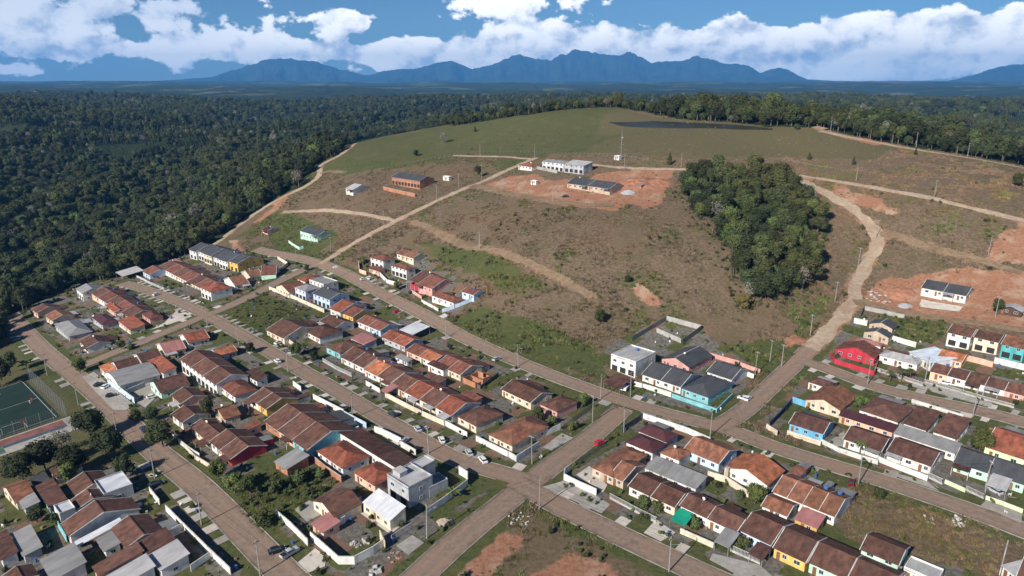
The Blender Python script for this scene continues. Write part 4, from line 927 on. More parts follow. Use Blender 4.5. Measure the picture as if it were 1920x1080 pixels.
for a in [
 ('Z4',[(440,412),(500,455)],'wh',1.9,'below middle street near green yard'),('Z4',[(590,512),(700,570),(820,632)],'wh',2.,'below middle street by black car'),('Z4',[(822,642),(990,732)],'bb',2.,'below middle street'),('Z4',[(1050,762),(1110,782),(1250,852)],'wh',2.2,'of paved yard below middle street'),('Z4',[(1247,870),(1360,937)],'wh',2.,'behind parked silver cars'),
 ('Z4',[(662,232),(760,290),(880,347)],'lg',1.6,'above middle street, left stretch','fence'),('Z4',[(985,407),(1090,467)],'wh',1.8,'by garden trees above middle street'),('Z4',[(1130,497),(1270,570),(1400,635)],'cr',1.8,'fronting long terrace'),('Z4',[(1405,638),(1570,712)],'cr',1.8,'fronting end of long terrace'),('Z4',[(1580,712),(1745,802)],'wh',1.9,'by parked white car on grass'),
 ('Y1',[(108,817),(305,915)],'wh',1.9,'round orange corner house, street side'),('Y1',[(310,915),(357,945),(500,852)],'lg',1.9,'round orange corner house, glazed side'),('Y1',[(505,800),(632,745)],'wh',2.,'behind orange corner house'),('Y1',[(1080,472),(1200,505),(1318,545)],'wh',1.8,'fronting dark grey pair'),('Y1',[(1322,547),(1600,642),(1698,545)],'te',1.5,'round teal corner house'),
 ('Y1',[(1075,197),(1200,122),(1285,72)],'dg',2.,'climbing behind unfinished building'),('Y1',[(1290,70),(1400,100),(1505,128)],'cc',2.2,'back of empty block enclosure'),('Y1',[(1505,130),(1387,217)],'dg',2.2,'right side of empty block enclosure'),('Y1',[(1228,142),(1300,175),(1380,210)],'cc',2.,'front of empty block enclosure'),('Y1',[(1762,402),(1830,432)],'wh',1.9,'short, behind teal corner house'),
 ('Y1',[(1547,292),(1740,347)],'pk',1.8,'behind pink gabled house'),('Y1',[(1747,352),(1870,397)],'pk',1.6,'at grassy slope behind corner'),('Y1',[(640,752),(740,675),(835,602)],'dg',1.6,'along shrub garden','fence'),('Y1',[(1012,762),(1135,682)],'dg',2.,'left of maroon hipped house'),('Y1',[(1140,677),(1280,722),(1425,772),(1560,832)],'lg',2.,'behind maroon hipped house'),
 ('Y2',[(240,375),(212,395),(206,432),(310,485),(425,537)],'wh',2.1,'rounded at street corner'),('Y2',[(280,347),(390,270),(500,197)],'dg',1.9,'beside chimney house','fence'),('Y2',[(516,557),(680,645),(830,722)],'lg',1.7,'before left terrace by red lot','fence'),('Y2',[(990,792),(1110,845),(1215,892)],'cr',1.5,'before middle terrace'),('Y2',[(1330,912),(1450,965),(1530,1002)],'lg',1.8,'before tiled porch','fence'),
 ('Y2',[(1175,412),(1300,450),(1450,550)],'cr',2.,'weathered, behind orange gable'),('Y3',[(578,472),(606,522),(750,565),(885,607),(905,522)],'re',1.8,'round red corner house'),('Y3',[(887,572),(1050,625),(1220,682)],'lg',1.6,'before palm trees','fence'),('Y3',[(1232,657),(1440,715),(1640,775),(1850,832)],'wh',1.4,'before peach terrace','fence'),('Y3',[(740,242),(832,262)],'wh',2.4,'by dark roofed twins'),
 ('Y3',[(1000,362),(1170,412)],'wh',2.2,'at foot of vacant green lot'),('Y3',[(815,152),(950,180),(1090,212)],'cc',1.8,'above dark roofed twins'),('Y3',[(788,202),(815,145)],'dg',1.8,'short, by dark roofed twins'),('Y3',[(315,792),(450,840),(620,892)],'bl',2.2,'under wide cream gable'),('Y3',[(155,967),(230,890),(310,802)],'nv',2.,'left of bright blue house'),
 ('Y3',[(135,972),(210,1022)],'cr',1.7,'short, at bright blue corner'),('Y4',[(206,92),(330,135),(440,172)],'cr',1.6,'before bright blue house'),('Y3',[(1140,792),(1300,840),(1500,902)],'lg',1.3,'behind matching brown pair'),('Y4',[(440,152),(570,217),(700,260),(840,302)],'wh',1.5,'before white house with hammock'),('Y4',[(845,282),(1000,345),(1185,417)],'wh',1.7,'long, above grey pavement'),
 ('Y4',[(1187,392),(1290,442)],'lg',1.8,'gate beside long white wall','fence'),('Y4',[(1307,432),(1450,497)],'li',1.2,'before mint green pair'),('Y4',[(1455,482),(1580,542)],'lg',1.5,'before mint green pair','fence'),('Y4',[(1592,547),(1720,590),(1850,642)],'li',1.2,'at driveway of mint green pair'),('Y4',[(1690,1075),(1740,880)],'lg',2.,'right edge of weedy lot'),
 ('Z5',[(300,607),(410,700),(530,822)],'wh',2.,'before house beside overgrown lot'),('Z5',[(548,772),(650,862),(750,952),(865,952),(1000,880),(1080,822)],'wh',2.2,'round bare corner yard'),('Z5',[(610,760),(800,650)],'lg',2.,'between bare yard and pink roof'),('Z5',[(805,640),(810,580),(915,525)],'lg',2.6,'behind bare corner yard'),('Z5',[(1047,767),(1085,850)],'cr',2.4,'gatepost stretch of bare yard'),('Z5',[(1130,790),(1285,690)],'lg',2.,'gate of new white house','fence'),
 ('Z5',[(1382,602),(1530,500),(1675,387)],'wh',2.,'long, by modern villa lawn'),('Z5',[(1615,302),(1678,342),(1677,385)],'wh',2.6,'end stretch by modern villa lawn'),('Z5',[(545,195),(660,290),(770,365)],'bk',2.,'bare brick below red hipped roofs'),('Z6',[(172,522),(270,590),(372,667)],'bb',2.4,'of yard opposite football pitch'),('Z6',[(700,962),(780,1025),(860,1077)],'wh',1.6,'by big round tree'),('Z6',[(300,605),(450,540)],'gy',2.,'inside yard opposite football pitch'),
 ('Z2',[(1012,517),(1080,602)],'wh',1.8,'left street, upper stretch'),('Z2',[(1122,642),(1230,752),(1400,920),(1560,1072)],'wh',1.9,'left street, long stretch'),('Z2',[(1217,182),(1320,292),(1450,372)],'cr',1.4,'across left street by lawn'),('Z2',[(1165,800),(1235,765)],'wh',1.8,'side wall off left street'),('Z2',[(1290,1050),(1420,960)],'lg',1.8,'side wall near bottom edge'),('Z2',[(330,620),(400,760),(455,855)],'te',2.,'pale, between bottom left houses'),
 ('Y8',[(1045,492),(1200,550),(1400,640)],'cr',1.9,'above green lot'),('Y8',[(182,407),(270,450),(370,492)],'lg',1.4,'before low terrace near forest','fence'),('Y8',[(1010,412),(1110,380),(1165,335),(1100,295)],'cr',2.,'round mint house at upper crossing'),('Y8',[(1170,190),(1240,235),(1265,225)],'mi',1.8,'round hillside green yard'),('Z3',[(968,200),(975,255),(1020,270)],'sa',2.2,'left end of upper row'),('Z3',[(1100,262),(1160,325),(1240,345)],'wh',2.2,'before tall houses below bank'),
 ('Z3',[(1388,452),(1500,512)],'wh',1.6,'before veranda house'),('Z3',[(1525,520),(1640,480),(1765,425)],'bb',1.8,'beside veranda house'),('Z3',[(1320,385),(1390,430)],'pk',1.6,'before narrow red house'),('Z3',[(470,695),(548,755)],'cr',1.8,'beside white car on verge'),('Z3',[(1640,960),(1780,1030),(1900,940)],'dg',1.4,'round brick ruin'),('Y5',[(355,348),(440,368),(535,388)],'bk',2.4,'retaining, below unfinished brick row'),('Y5',[(1215,230),(1335,255)],'cc',2.,'at hilltop road below white pair'),
 ('Y3',[(1510,500),(1610,525),(1700,550)],'sa',2.2,'peach, in back yards'),('Y3',[(1710,520),(1920,570)],'lg',2.4,'pale, in back yards at right')]:
    wall(*a)

# ------------------------------------------------------------------ utility poles and cables
_m = MB().tube((0, 0, -1), (0, 0, 9.6), .2, .11, 8).data('shaft', M_pole)
_c = MB().box(-.95, .95, -.06, .06, 9.0, 9.14)
_i = MB()
for x in (-.85, -.3, .3, .85): _i.tube((x, 0, 9.141), (x, 0, 9.36), .06, .05, 6)
_l = MB().tube((0, 0, 7.4), (0, -1.9, 8.3), .035).tube((0, -1.85, 8.28), (0, -2.5, 8.36), .10, .13, 6)
PARTS = [('shaft', _m), ('crossarm', _c.data('crossarm', M_pole)), ('insulators', _i.data('insulators', M_cap)), ('lamp_arm', _l.data('lamp_arm', M_metal))]
POLE = [('left street', [('Z1',355,815),('Z1',590,1040),('Z2',795,150),('Z2',1045,420),('Z2',1360,735),('Z5',185,1035)], 1), ('middle street', [('Z1',1045,205),('Z1',1265,290),('Z1',1555,440),('Z1',1790,585),('Z4',400,310),('Z4',885,660),('Z4',1455,920)], 1),
 ('street under hillside', [('Z3',555,190),('Z3',812,295),('Z3',1150,440),('Z3',1550,690),('Y1',370,355),('Y1',880,555),('Y1',1065,540),('Y1',1560,790),('Y4',705,440),('Y4',1590,490)], 1), ('street by red lot', [('Z5',1385,765),('Y2',40,630),('Y2',915,1050)], 1), ('short cross street', [('Y1',455,960),('Y1',830,700),('Y2',610,110)], 1),
 ('right uphill street', [('Y1',1840,405),('Y3',160,515),('Y3',240,545),('Y3',440,330),('Y3',610,95),('Y6',1090,690),('Y6',1180,550)], 1), ('right hand street', [('Y3',835,670),('Y3',1235,640),('Y3',1565,890)], 1), ('dirt road uphill', [('Y5',62,700),('Y5',360,548),('Y5',657,405),('Y5',780,335),('Y5',910,285)], 1),
 ('hillside track', [('Y5',605,580),('Y5',895,680),('Z3',1775,95)], 1), ('hilltop dirt road', [('Y5',900,160),('Y5',1208,165),('Y5',1712,225),('Y6',205,200),('Y6',1080,265),('Y6',1470,350)], 1), ('far pale road', [('P',1232,207),('P',1452,222),('P',1512,233),('P',1527,236),('P',1557,246),('Y6',1380,95),('Y6',1635,150)], 1), ('red earthworks', [('Y5',1018,355),('Y5',1310,410),('Y6',1740,640),('Y3',1720,205)], 0)]
first = True
for st, lst, wired in POLE:
    ps = [P(*zp(*a)) for a in lst]
    for i, p in enumerate(ps):
        d = (ps[min(i + 1, len(ps) - 1)] - ps[max(i - 1, 0)])[:2]; ang = math.atan2(d[1], d[0]) + math.pi / 2
        t_ = thing('utility_pole', f'concrete utility pole beside {st}', 'utility pole', tuple(p), ang, 'utility poles')
        t_.rotation_euler = (random.uniform(-.02, .02), random.uniform(-.02, .02), ang)
        for nm, me in PARTS:
            if nm == 'lamp_arm' and i % 2: continue
            link(nm, me, t_)
    if wired:
        for a, b in zip(ps[:-1], ps[1:]):
            if np.hypot(*(b - a)[:2]) > 75: continue
            mb = MB()
            for off in (-.8, .8):
                d = (b - a)[:2]; d = d / np.hypot(*d); n = np.array([-d[1], d[0]]) * off; pr = None
                for j in range(9):
                    s = j / 8; q = (*(a[:2] + (b - a)[:2] * s + n), a[2] + (b[2] - a[2]) * s + 9.3 - 4 * s * (1 - s) * .7)
                    if pr: mb.tube(pr, q, .022, n=4)
                    pr = q
            o = mb.build('overhead_cable', M_wire); tag(o, f'pair of thin black cables strung between poles of {st}', 'cable', 'overhead cables of ' + st, True)

# ------------------------------------------------------------------ vehicles
def paint(k, c): return mat('car_paint_' + k, c, .25, .03, 1, .5, tint=.02)
PAINT = dict(white=(.72,.72,.72), silver=(.42,.44,.46), black=(.012,.013,.015), red=(.48,.01,.015), grey=(.12,.13,.14), green=(.02,.04,.035), blue=(.03,.05,.10), maroon=(.12,.01,.015))
M_hl = mat('lamp_glass', (.6, .6, .58), .2, .05, 1); M_tl = mat('tail_glass', (.35, .01, .01), .3, .05, 1); M_rim = mat('wheel_rim', (.4, .4, .41), .4, .05, 1, .5, .7)
def ext(prof, w0, w1=None, zmid=None):
    """profile in x,z extruded across y; upper points pulled in to w1"""
    w1 = w1 or w0; zs = [p[1] for p in prof]; lo, hi = min(zs), max(zs); mb = MB(); n = len(prof)
    wf = lambda z: w0 + (w1 - w0) * (z - lo) / (hi - lo)
    mb.v = [(x, -wf(z), z) for x, z in prof] + [(x, wf(z), z) for x, z in prof]
    mb.f = [tuple(range(n))[::1], tuple(range(2 * n - 1, n - 1, -1))] + [(i, n + i, n + (i + 1) % n, (i + 1) % n) for i in range(n)]
    return mb
_wh = MB().tube((0, -.1, 0), (0, .1, 0), .31, .31, 14).data('tyre', M_tyre); _rm = MB().tube((0, -.115, 0), (0, .115, 0), .18, .18, 10).data('rim', M_rim)
CARS = {}
def car_parts(kind, col):
    k = (kind, col)
    if k in CARS: return CARS[k]
    pm = paint(col, PAINT[col])
    if kind == 'car':
        body = ext([(-2.,.3),(2.,.3),(2.04,.6),(1.9,.76),(1.05,.93),(-1.8,.98),(-2.04,.82)], .84, .78); glass = ext([(-1.78,.96),(1.0,.93),(.25,1.40),(-1.35,1.42)], .74, .58)
        roof = ext([(-1.42,1.40),(.28,1.385),(.12,1.47),(-1.2,1.48)], .61, .52); wx = (-1.25, 1.28)
    elif kind == 'pickup':
        body = ext([(-2.4,.4),(2.3,.4),(2.34,.75),(2.2,.95),(1.2,1.05),(-2.42,1.08)], .88, .84); glass = ext([(-.9,1.06),(1.15,1.03),(.45,1.55),(-.75,1.57)], .78, .64)
        roof = ext([(-.8,1.55),(.48,1.53),(.35,1.63),(-.65,1.64)], .67, .58); wx = (-1.5, 1.5)
    else:
        body = ext([(-2.6,.5),(2.4,.5),(2.5,1.2),(2.45,1.35),(1.1,1.4),(1.05,.95),(-2.6,.95)], 1., .98); glass = ext([(1.12,1.38),(2.44,1.36),(2.2,2.1),(1.15,2.15)], .96, .85)
        roof = ext([(1.1,2.12),(2.25,2.08),(2.1,2.25),(1.15,2.27)], .9, .82); wx = (-1.7, 1.7)
    zl = .66 if kind == 'car' else .8
    L = 2.03 if kind == 'car' else 2.33 if kind == 'pickup' else 2.46
    hl = MB().box(L - .1, L + .03, -.16, .16, zl - .07, zl + .09).data('headlight', M_hl); tl = MB().box(-L - .03, -L + .08, -.13, .13, zl - .05, zl + .15).data('taillight', M_tl)
    parts = [('body', body.data('body', pm), (0, 0, 0)), ('windows', glass.data('windows', M_glass), (0, 0, 0)), ('roof', roof.data('roof', pm), (0, 0, 0))]
    for y in (-.56, .56): parts += [('headlight', hl, (0, y, 0)), ('taillight', tl, (0, y * 1.1, 0))]
    if kind == 'pickup': parts.append(('load_bed', MB().box(-2.3, -1.0, -.7, .7, 1.0, 1.1).data('load_bed', M_tyre), (0, 0, 0)))
    if kind == 'truck': parts.append(('load_bed', MB().box(-2.55, 1.0, -1.05, 1.05, .96, 1.5).data('load_bed', pm), (0, 0, 0)))
    CARS[k] = (parts, wx); return CARS[k]
def car(z, x, y, ang, col, loc, kind='car'):
    p = P(*zp(z, x, y)); parts, wx = car_parts(kind, col)
    t_ = thing({'car': 'parked_car', 'pickup': 'pickup_truck', 'truck': 'small_truck'}[kind], f'{col} {({"car": "car", "pickup": "pickup truck", "truck": "small truck"})[kind]} {loc}', 'car' if kind == 'car' else 'truck', (p[0], p[1], p[2] + .12), R_(ang), 'parked vehicles')
    for nm, me, l in parts: link(nm, me, t_, l)
    for a in wx:
        for b in (-.74, .74): w = link('wheel', _wh, t_, (a, b, .31)); link('rim', _rm, w)
Bd, Ad = 135.5, 50
for a in [('Z4',330,98,62,'white','on verge by cream wall, middle street'),('Z4',418,168,95,'silver','on verge near middle street bend'),('Z4',322,238,130,'white','driving down middle street'),('Z4',825,600,62,'black','in driveway below middle street'),('Z4',1185,638,135,'green','dark, on pavement above middle street'),('Z4',1372,748,118,'silver','on middle street before long terrace'),('Z4',1272,838,62,'silver','pulled off middle street, lower side'),
 ('Z4',1355,905,62,'black','in shade next to silver car'),('Z4',1555,832,110,'white','on lawn above middle street'),('Z4',1758,928,110,'silver','at corner lawn end of middle street'),('Z4',1862,982,115,'white','nearest to crossing on middle street'),('Z4',890,730,140,'white','inside yard below middle street'),('Z1',745,893,62,'black','tall, on hall forecourt'),('Z1',795,908,80,'white','on hall forecourt'),('Z1',838,975,30,'black','at pavement edge opposite pitch'),
 ('Z1',1145,985,40,'white','inside paved yard beside hall'),('Z1',1175,215,62,'white','in upper left side street'),('Z1',880,598,150,'grey','by bushes on left cross street'),('Z3',1003,302,40,'white','left of two before tall houses'),('Z3',1050,297,60,'white','right of two before tall houses'),('Z3',1225,520,40,'red','in driveway under hillside street'),('Z3',1888,838,50,'silver','near brick ruin'),
 ('Z5',305,865,30,'black','beside silver pickup'),('Z5',398,885,50,'silver','before walled yard on left street','pickup'),('Y1',877,838,40,'red','at kerb of short cross street'),('Y1',1392,742,135,'grey','behind maroon house wall'),('Y1',1035,497,62,'white','beside unfinished building','truck'),('Y1',1765,560,150,'white','by teal corner wall'),('Y3',1370,668,150,'white','under peach terrace front'),('Y4',1655,498,110,'silver','in carport of mint pair'),
 ('Y4',655,438,62,'maroon','in yard beside weedy lot'),('Z2',968,98,130,'blue','in tree shade on left street'),('Z2',1055,472,40,'black','in shadow beside left street'),('Z2',905,628,40,'silver','in bottom left yard'),('Y5',1378,390,170,'black','alone on red earthworks'),('Y3',8,775,50,'white','at kerb near uphill street')]:
    car(*a)
p = P(*zp('Y4', 635, 380)); t_ = thing('motorcycle', 'small black motorcycle standing on street by weedy lot', 'motorcycle', tuple(p + np.array([0, 0, .12])), R_(150))
for x in (-.62, .62): link('wheel', _wh, t_, (x, 0, .31)).scale = (1, .4, 1)
MB().tube((-.5, 0, .45), (.35, 0, .6), .16, .14).tube((.62, 0, .31), (.35, 0, .95), .04).tube((.35, -.33, .98), (.35, .33, .98), .025).build('frame', M_tyre, t_); MB().box(-.55, .1, -.13, .13, .72, .82).build('seat', M_tyre, t_)

# ------------------------------------------------------------------ trees
def leafmat(name, a, b, k=.16):
    m = bpy.data.materials.new(name); m.use_nodes = True; t = NT(m.node_tree); bs = t.n['Principled BSDF']; bs.inputs['Roughness'].default_value = .75; bs.inputs['Specular IOR Level'].default_value = .15
    oi = t.node('ShaderNodeObjectInfo'); v = t.node('ShaderNodeTexCoord').outputs['Object']
    c = t.mix(oi.outputs['Random'], a, b); n = t.noise(v, .9, 3, .6)
    c = t.mix(t.math('MULTIPLY', t.ramp(n, .35, .7), .5), c, tuple(min(1, q * 1.7) for q in b))
    wn = t.node('ShaderNodeTexWhiteNoise', noise_dimensions='1D'); t.l.new(oi.outputs['Random'], wn.inputs['W'])
    hs = t.node('ShaderNodeHueSaturation'); t.l.new(c, hs.inputs['Color']); t.l.new(t.math('ADD', .5, t.math('MULTIPLY', wn.outputs[0], 1.05)), hs.inputs['Value']); t.l.new(t.math('ADD', .47, t.math('MULTIPLY', oi.outputs['Random'], .05)), hs.inputs['Hue']); hs.inputs['Saturation'].default_value = .95
    ps = t.node('ShaderNodeNewGeometry').outputs['Position']; big = t.noise(ps, .0075, 4, .6); mid_ = t.noise(ps, .03, 2, .5)
    c = t.mix(t.math('MULTIPLY', t.ramp(big, .47, .66), .62), hs.outputs[0], tuple(q * w for q, w in zip(b, (1.75, 1.45, 1.35))))
    c = t.mix(t.math('MULTIPLY', t.ramp(mid_, .56, .70), .35), c, (b[0] * 1.9, b[1] * 1.25, b[2] * 1.3))
    t.l.new(c, bs.inputs['Base Color']); return m
L_dark = leafmat('leaf_dark', (.017, .026, .010), (.036, .045, .016)); L_mid = leafmat('leaf_mid', (.030, .044, .014), (.055, .068, .023)); L_light = leafmat('leaf_light', (.042, .070, .017), (.070, .092, .026)); L_dry = leafmat('leaf_dry', (.12, .115, .095), (.18, .17, .14)); L_gold = leafmat('leaf_gold', (.10, .085, .018), (.14, .11, .03))
M_bark = mat('bark', (.12, .10, .08), .95, .3, 2, .1)
def tree_mesh(h, w, lobes, leaf, lm, trunk_h, seed, cone=False, n_leaf=95, core=.72, thin=False):
    rd = random.Random(seed); tb = MB(); tb.tube((0, 0, -.6), (rd.uniform(-.2, .2), rd.uniform(-.2, .2), trunk_h), .028 * h + .05, .018 * h + .03, 7)
    v = []; f = []; cs = []
    for i in range(lobes):
        if cone:
            s = i / max(1, lobes - 1); zc = trunk_h * .6 + (h - trunk_h * .6) * (.08 + .84 * s); r = w * .5 * (1.02 - s) * .75 + .25; a = rd.uniform(0, 6.28); o = r * .35; c = (o * math.cos(a), o * math.sin(a), zc); r = r * 1.0
        else:
            a = rd.uniform(0, 6.28); q = math.sqrt(rd.random()) * .62; zz = rd.uniform(.15, .8); k = math.sin(math.pi * min(1, max(.12, zz * .85 + .12))) ; r = w * rd.uniform(.19, .29)
            c = (q * w * .5 * k * 1.25 * math.cos(a), q * w * .5 * k * 1.25 * math.sin(a), trunk_h * .8 + (h - trunk_h * .8) * zz)
        cs.append((c, r))
        if not cone and i < 6: tb.tube((0, 0, trunk_h * .75), (c[0] * .8, c[1] * .8, c[2] - r * .2), .014 * h + .02, .02, 5)
    for c, r in cs:
        if core:
            n0 = len(v); rr = r * core; rings = [(-.8, .6), (-.2, .98), (.45, .9), (.9, .42)]
            for zz, k in rings:
                for j in range(6): t = j * math.pi / 3 + zz; v.append((c[0] + math.cos(t) * rr * k, c[1] + math.sin(t) * rr * k, c[2] + zz * rr))
            for q in range(3):
                for j in range(6): a, b = n0 + q * 6 + j, n0 + q * 6 + (j + 1) % 6; f.append((a, b, b + 6, a + 6))
            f.append(tuple(n0 + 18 + j for j in range(6)))
        for _ in range(n_leaf):
            z_ = rd.uniform(-.75, 1); t = rd.uniform(0, 6.28); k = math.sqrt(max(0, 1 - z_ * z_)); d = Vector((k * math.cos(t), k * math.sin(t), z_)); rr = r * rd.uniform(.72, 1.12); p = Vector(c) + d * rr
            nn = (d + Vector((rd.uniform(-.8, .8), rd.uniform(-.8, .8), rd.uniform(-.4, .9)))).normalized(); u = nn.orthogonal().normalized(); w_ = nn.cross(u); a = rd.uniform(0, 6.28); u, w_ = u * math.cos(a) + w_ * math.sin(a), w_ * math.cos(a) - u * math.sin(a)
            s = leaf * rd.uniform(.6, 1.25); n0 = len(v); v += [tuple(p - u * s), tuple(p + w_ * s * .62), tuple(p + u * s), tuple(p - w_ * s * .62)]; f.append((n0, n0 + 1, n0 + 2, n0 + 3))
    return tb.data('trunk', M_bark), mesh('crown', v, f, lm)
KIND = dict(round=tree_mesh(8, 7.5, 13, .34, L_dark, 2.2, 1), tall=tree_mesh(11, 6.6, 14, .36, L_mid, 3.6, 2), wide=tree_mesh(9, 9.5, 16, .38, L_dark, 3, 3), bright=tree_mesh(8, 7, 13, .34, L_light, 2.4, 4), gum=tree_mesh(17, 5.2, 12, .36, L_mid, 8.5, 5, n_leaf=70, core=.6), pine=tree_mesh(7, 3.8, 9, .26, L_dark, .9, 6, cone=True, n_leaf=80),
    bush=tree_mesh(2.6, 3.2, 7, .24, L_mid, .5, 7, n_leaf=70), dry=tree_mesh(9, 6.5, 11, .30, L_dry, 4, 8, n_leaf=55, core=0), gold=tree_mesh(8, 8, 13, .34, L_gold, 2.5, 9), spruce=tree_mesh(14, 5, 12, .34, L_dark, 3, 10, cone=True, n_leaf=80))
def fronds(n, L, w, droop, up, seed):
    rd = random.Random(seed); mb = MB()
    for i in range(n):
        a = 6.283 * i / n + rd.uniform(-.2, .2); lift = up * rd.uniform(.5, 1.2); pr = None
        for j in range(7):
            s = j / 6; x = L * s; zz = lift * s - droop * s * s; ww = w * math.sin(math.pi * min(1, s * .9 + .08)) * .5
            l = (x * math.cos(a) - ww * math.sin(a), x * math.sin(a) + ww * math.cos(a), zz - ww * .4); c = (x * math.cos(a), x * math.sin(a), zz); r = (x * math.cos(a) + ww * math.sin(a), x * math.sin(a) - ww * math.cos(a), zz - ww * .4)
            if pr: mb.quad(pr[0], pr[1], c, l); mb.quad(pr[1], pr[2], r, c)
            pr = (l, c, r)
    return mb
_p = fronds(16, 2.6, .7, 2.2, 1.4, 3); _p.v = [(x, y, z + 4.6) for x, y, z in _p.v]; KIND['palm'] = (MB().tube((0, 0, -.5), (.15, 0, 4.7), .2, .13, 8).data('trunk', M_bark), _p.data('crown', L_light))
_p = fronds(12, 2.4, 1.0, 1.5, 2.2, 5); _p.v = [(x, y, z + 1.2) for x, y, z in _p.v]; KIND['banana'] = (MB().tube((0, 0, -.5), (0, 0, 1.4), .22, .16, 8).data('trunk', M_bark), _p.data('crown', L_light))
NAMES = dict(round='broadleaf_tree', tall='broadleaf_tree', wide='broadleaf_tree', bright='broadleaf_tree', gum='eucalyptus_tree', pine='young_pine_tree', bush='garden_bush', dry='bare_tree', gold='broadleaf_tree', spruce='pine_tree', palm='palm_tree', banana='banana_plant')
def tree(kind, p, s, label, group, shared=False, sz=None):
    t_ = thing(NAMES[kind], label, 'bush' if kind == 'bush' else 'plant' if kind == 'banana' else 'tree', tuple(p), random.uniform(0, 6.28), group, shared); t_.scale = (s, s, sz or s * random.uniform(.9, 1.1))
    link('trunk', KIND[kind][0], t_); link('crown', KIND[kind][1], t_); return t_
COPSE = polyw('P', [(1278,345),(1340,332),(1440,328),(1485,348),(1535,402),(1545,432),(1525,482),(1540,532),(1500,553),(1440,566),(1390,570),(1378,545),(1368,500),(1348,450),(1305,400),(1274,365)])
lo, hi = COPSE.min(0), COPSE.max(0); pts = []; tries = 0
while tries < 5000 and len(pts) < 150:
    tries += 1; q = lo + (hi - lo) * rng.random(2)
    if inpoly(q[:1], q[1:], COPSE)[0] and all((q[0] - a[0]) ** 2 + (q[1] - a[1]) ** 2 > 4.3 ** 2 for a in pts): pts.append(q)
for i, q in enumerate(pts):
    k = random.choices(['round', 'tall', 'wide', 'bright', 'dry'], [3, 4, 3, 2.2, .6])[0]
    word = {'dry': 'bare greyish', 'bright': 'bright green', 'tall': 'tall mid-green', 'wide': 'wide dark green'}.get(k, 'round dark green'); px_, py_ = proj((*q, h1(*q)))
    wh_ = ('the top' if py_ < 375 else 'the upper middle' if py_ < 435 else 'the lower middle' if py_ < 505 else 'the lower end') + (', left side' if px_ < 1300 + (py_ - 330) * .62 + 62 else ', right side')
    tree(k, (*q, h1(*q)), random.uniform(.95, 1.4), f'{word} tree in {wh_} of the hillside copse', f'trees of the hillside copse, {word}, {wh_}', True)
tree('gold', P(1390, 580), .95, 'golden green tree at lower tip of the hillside copse', 'village trees')
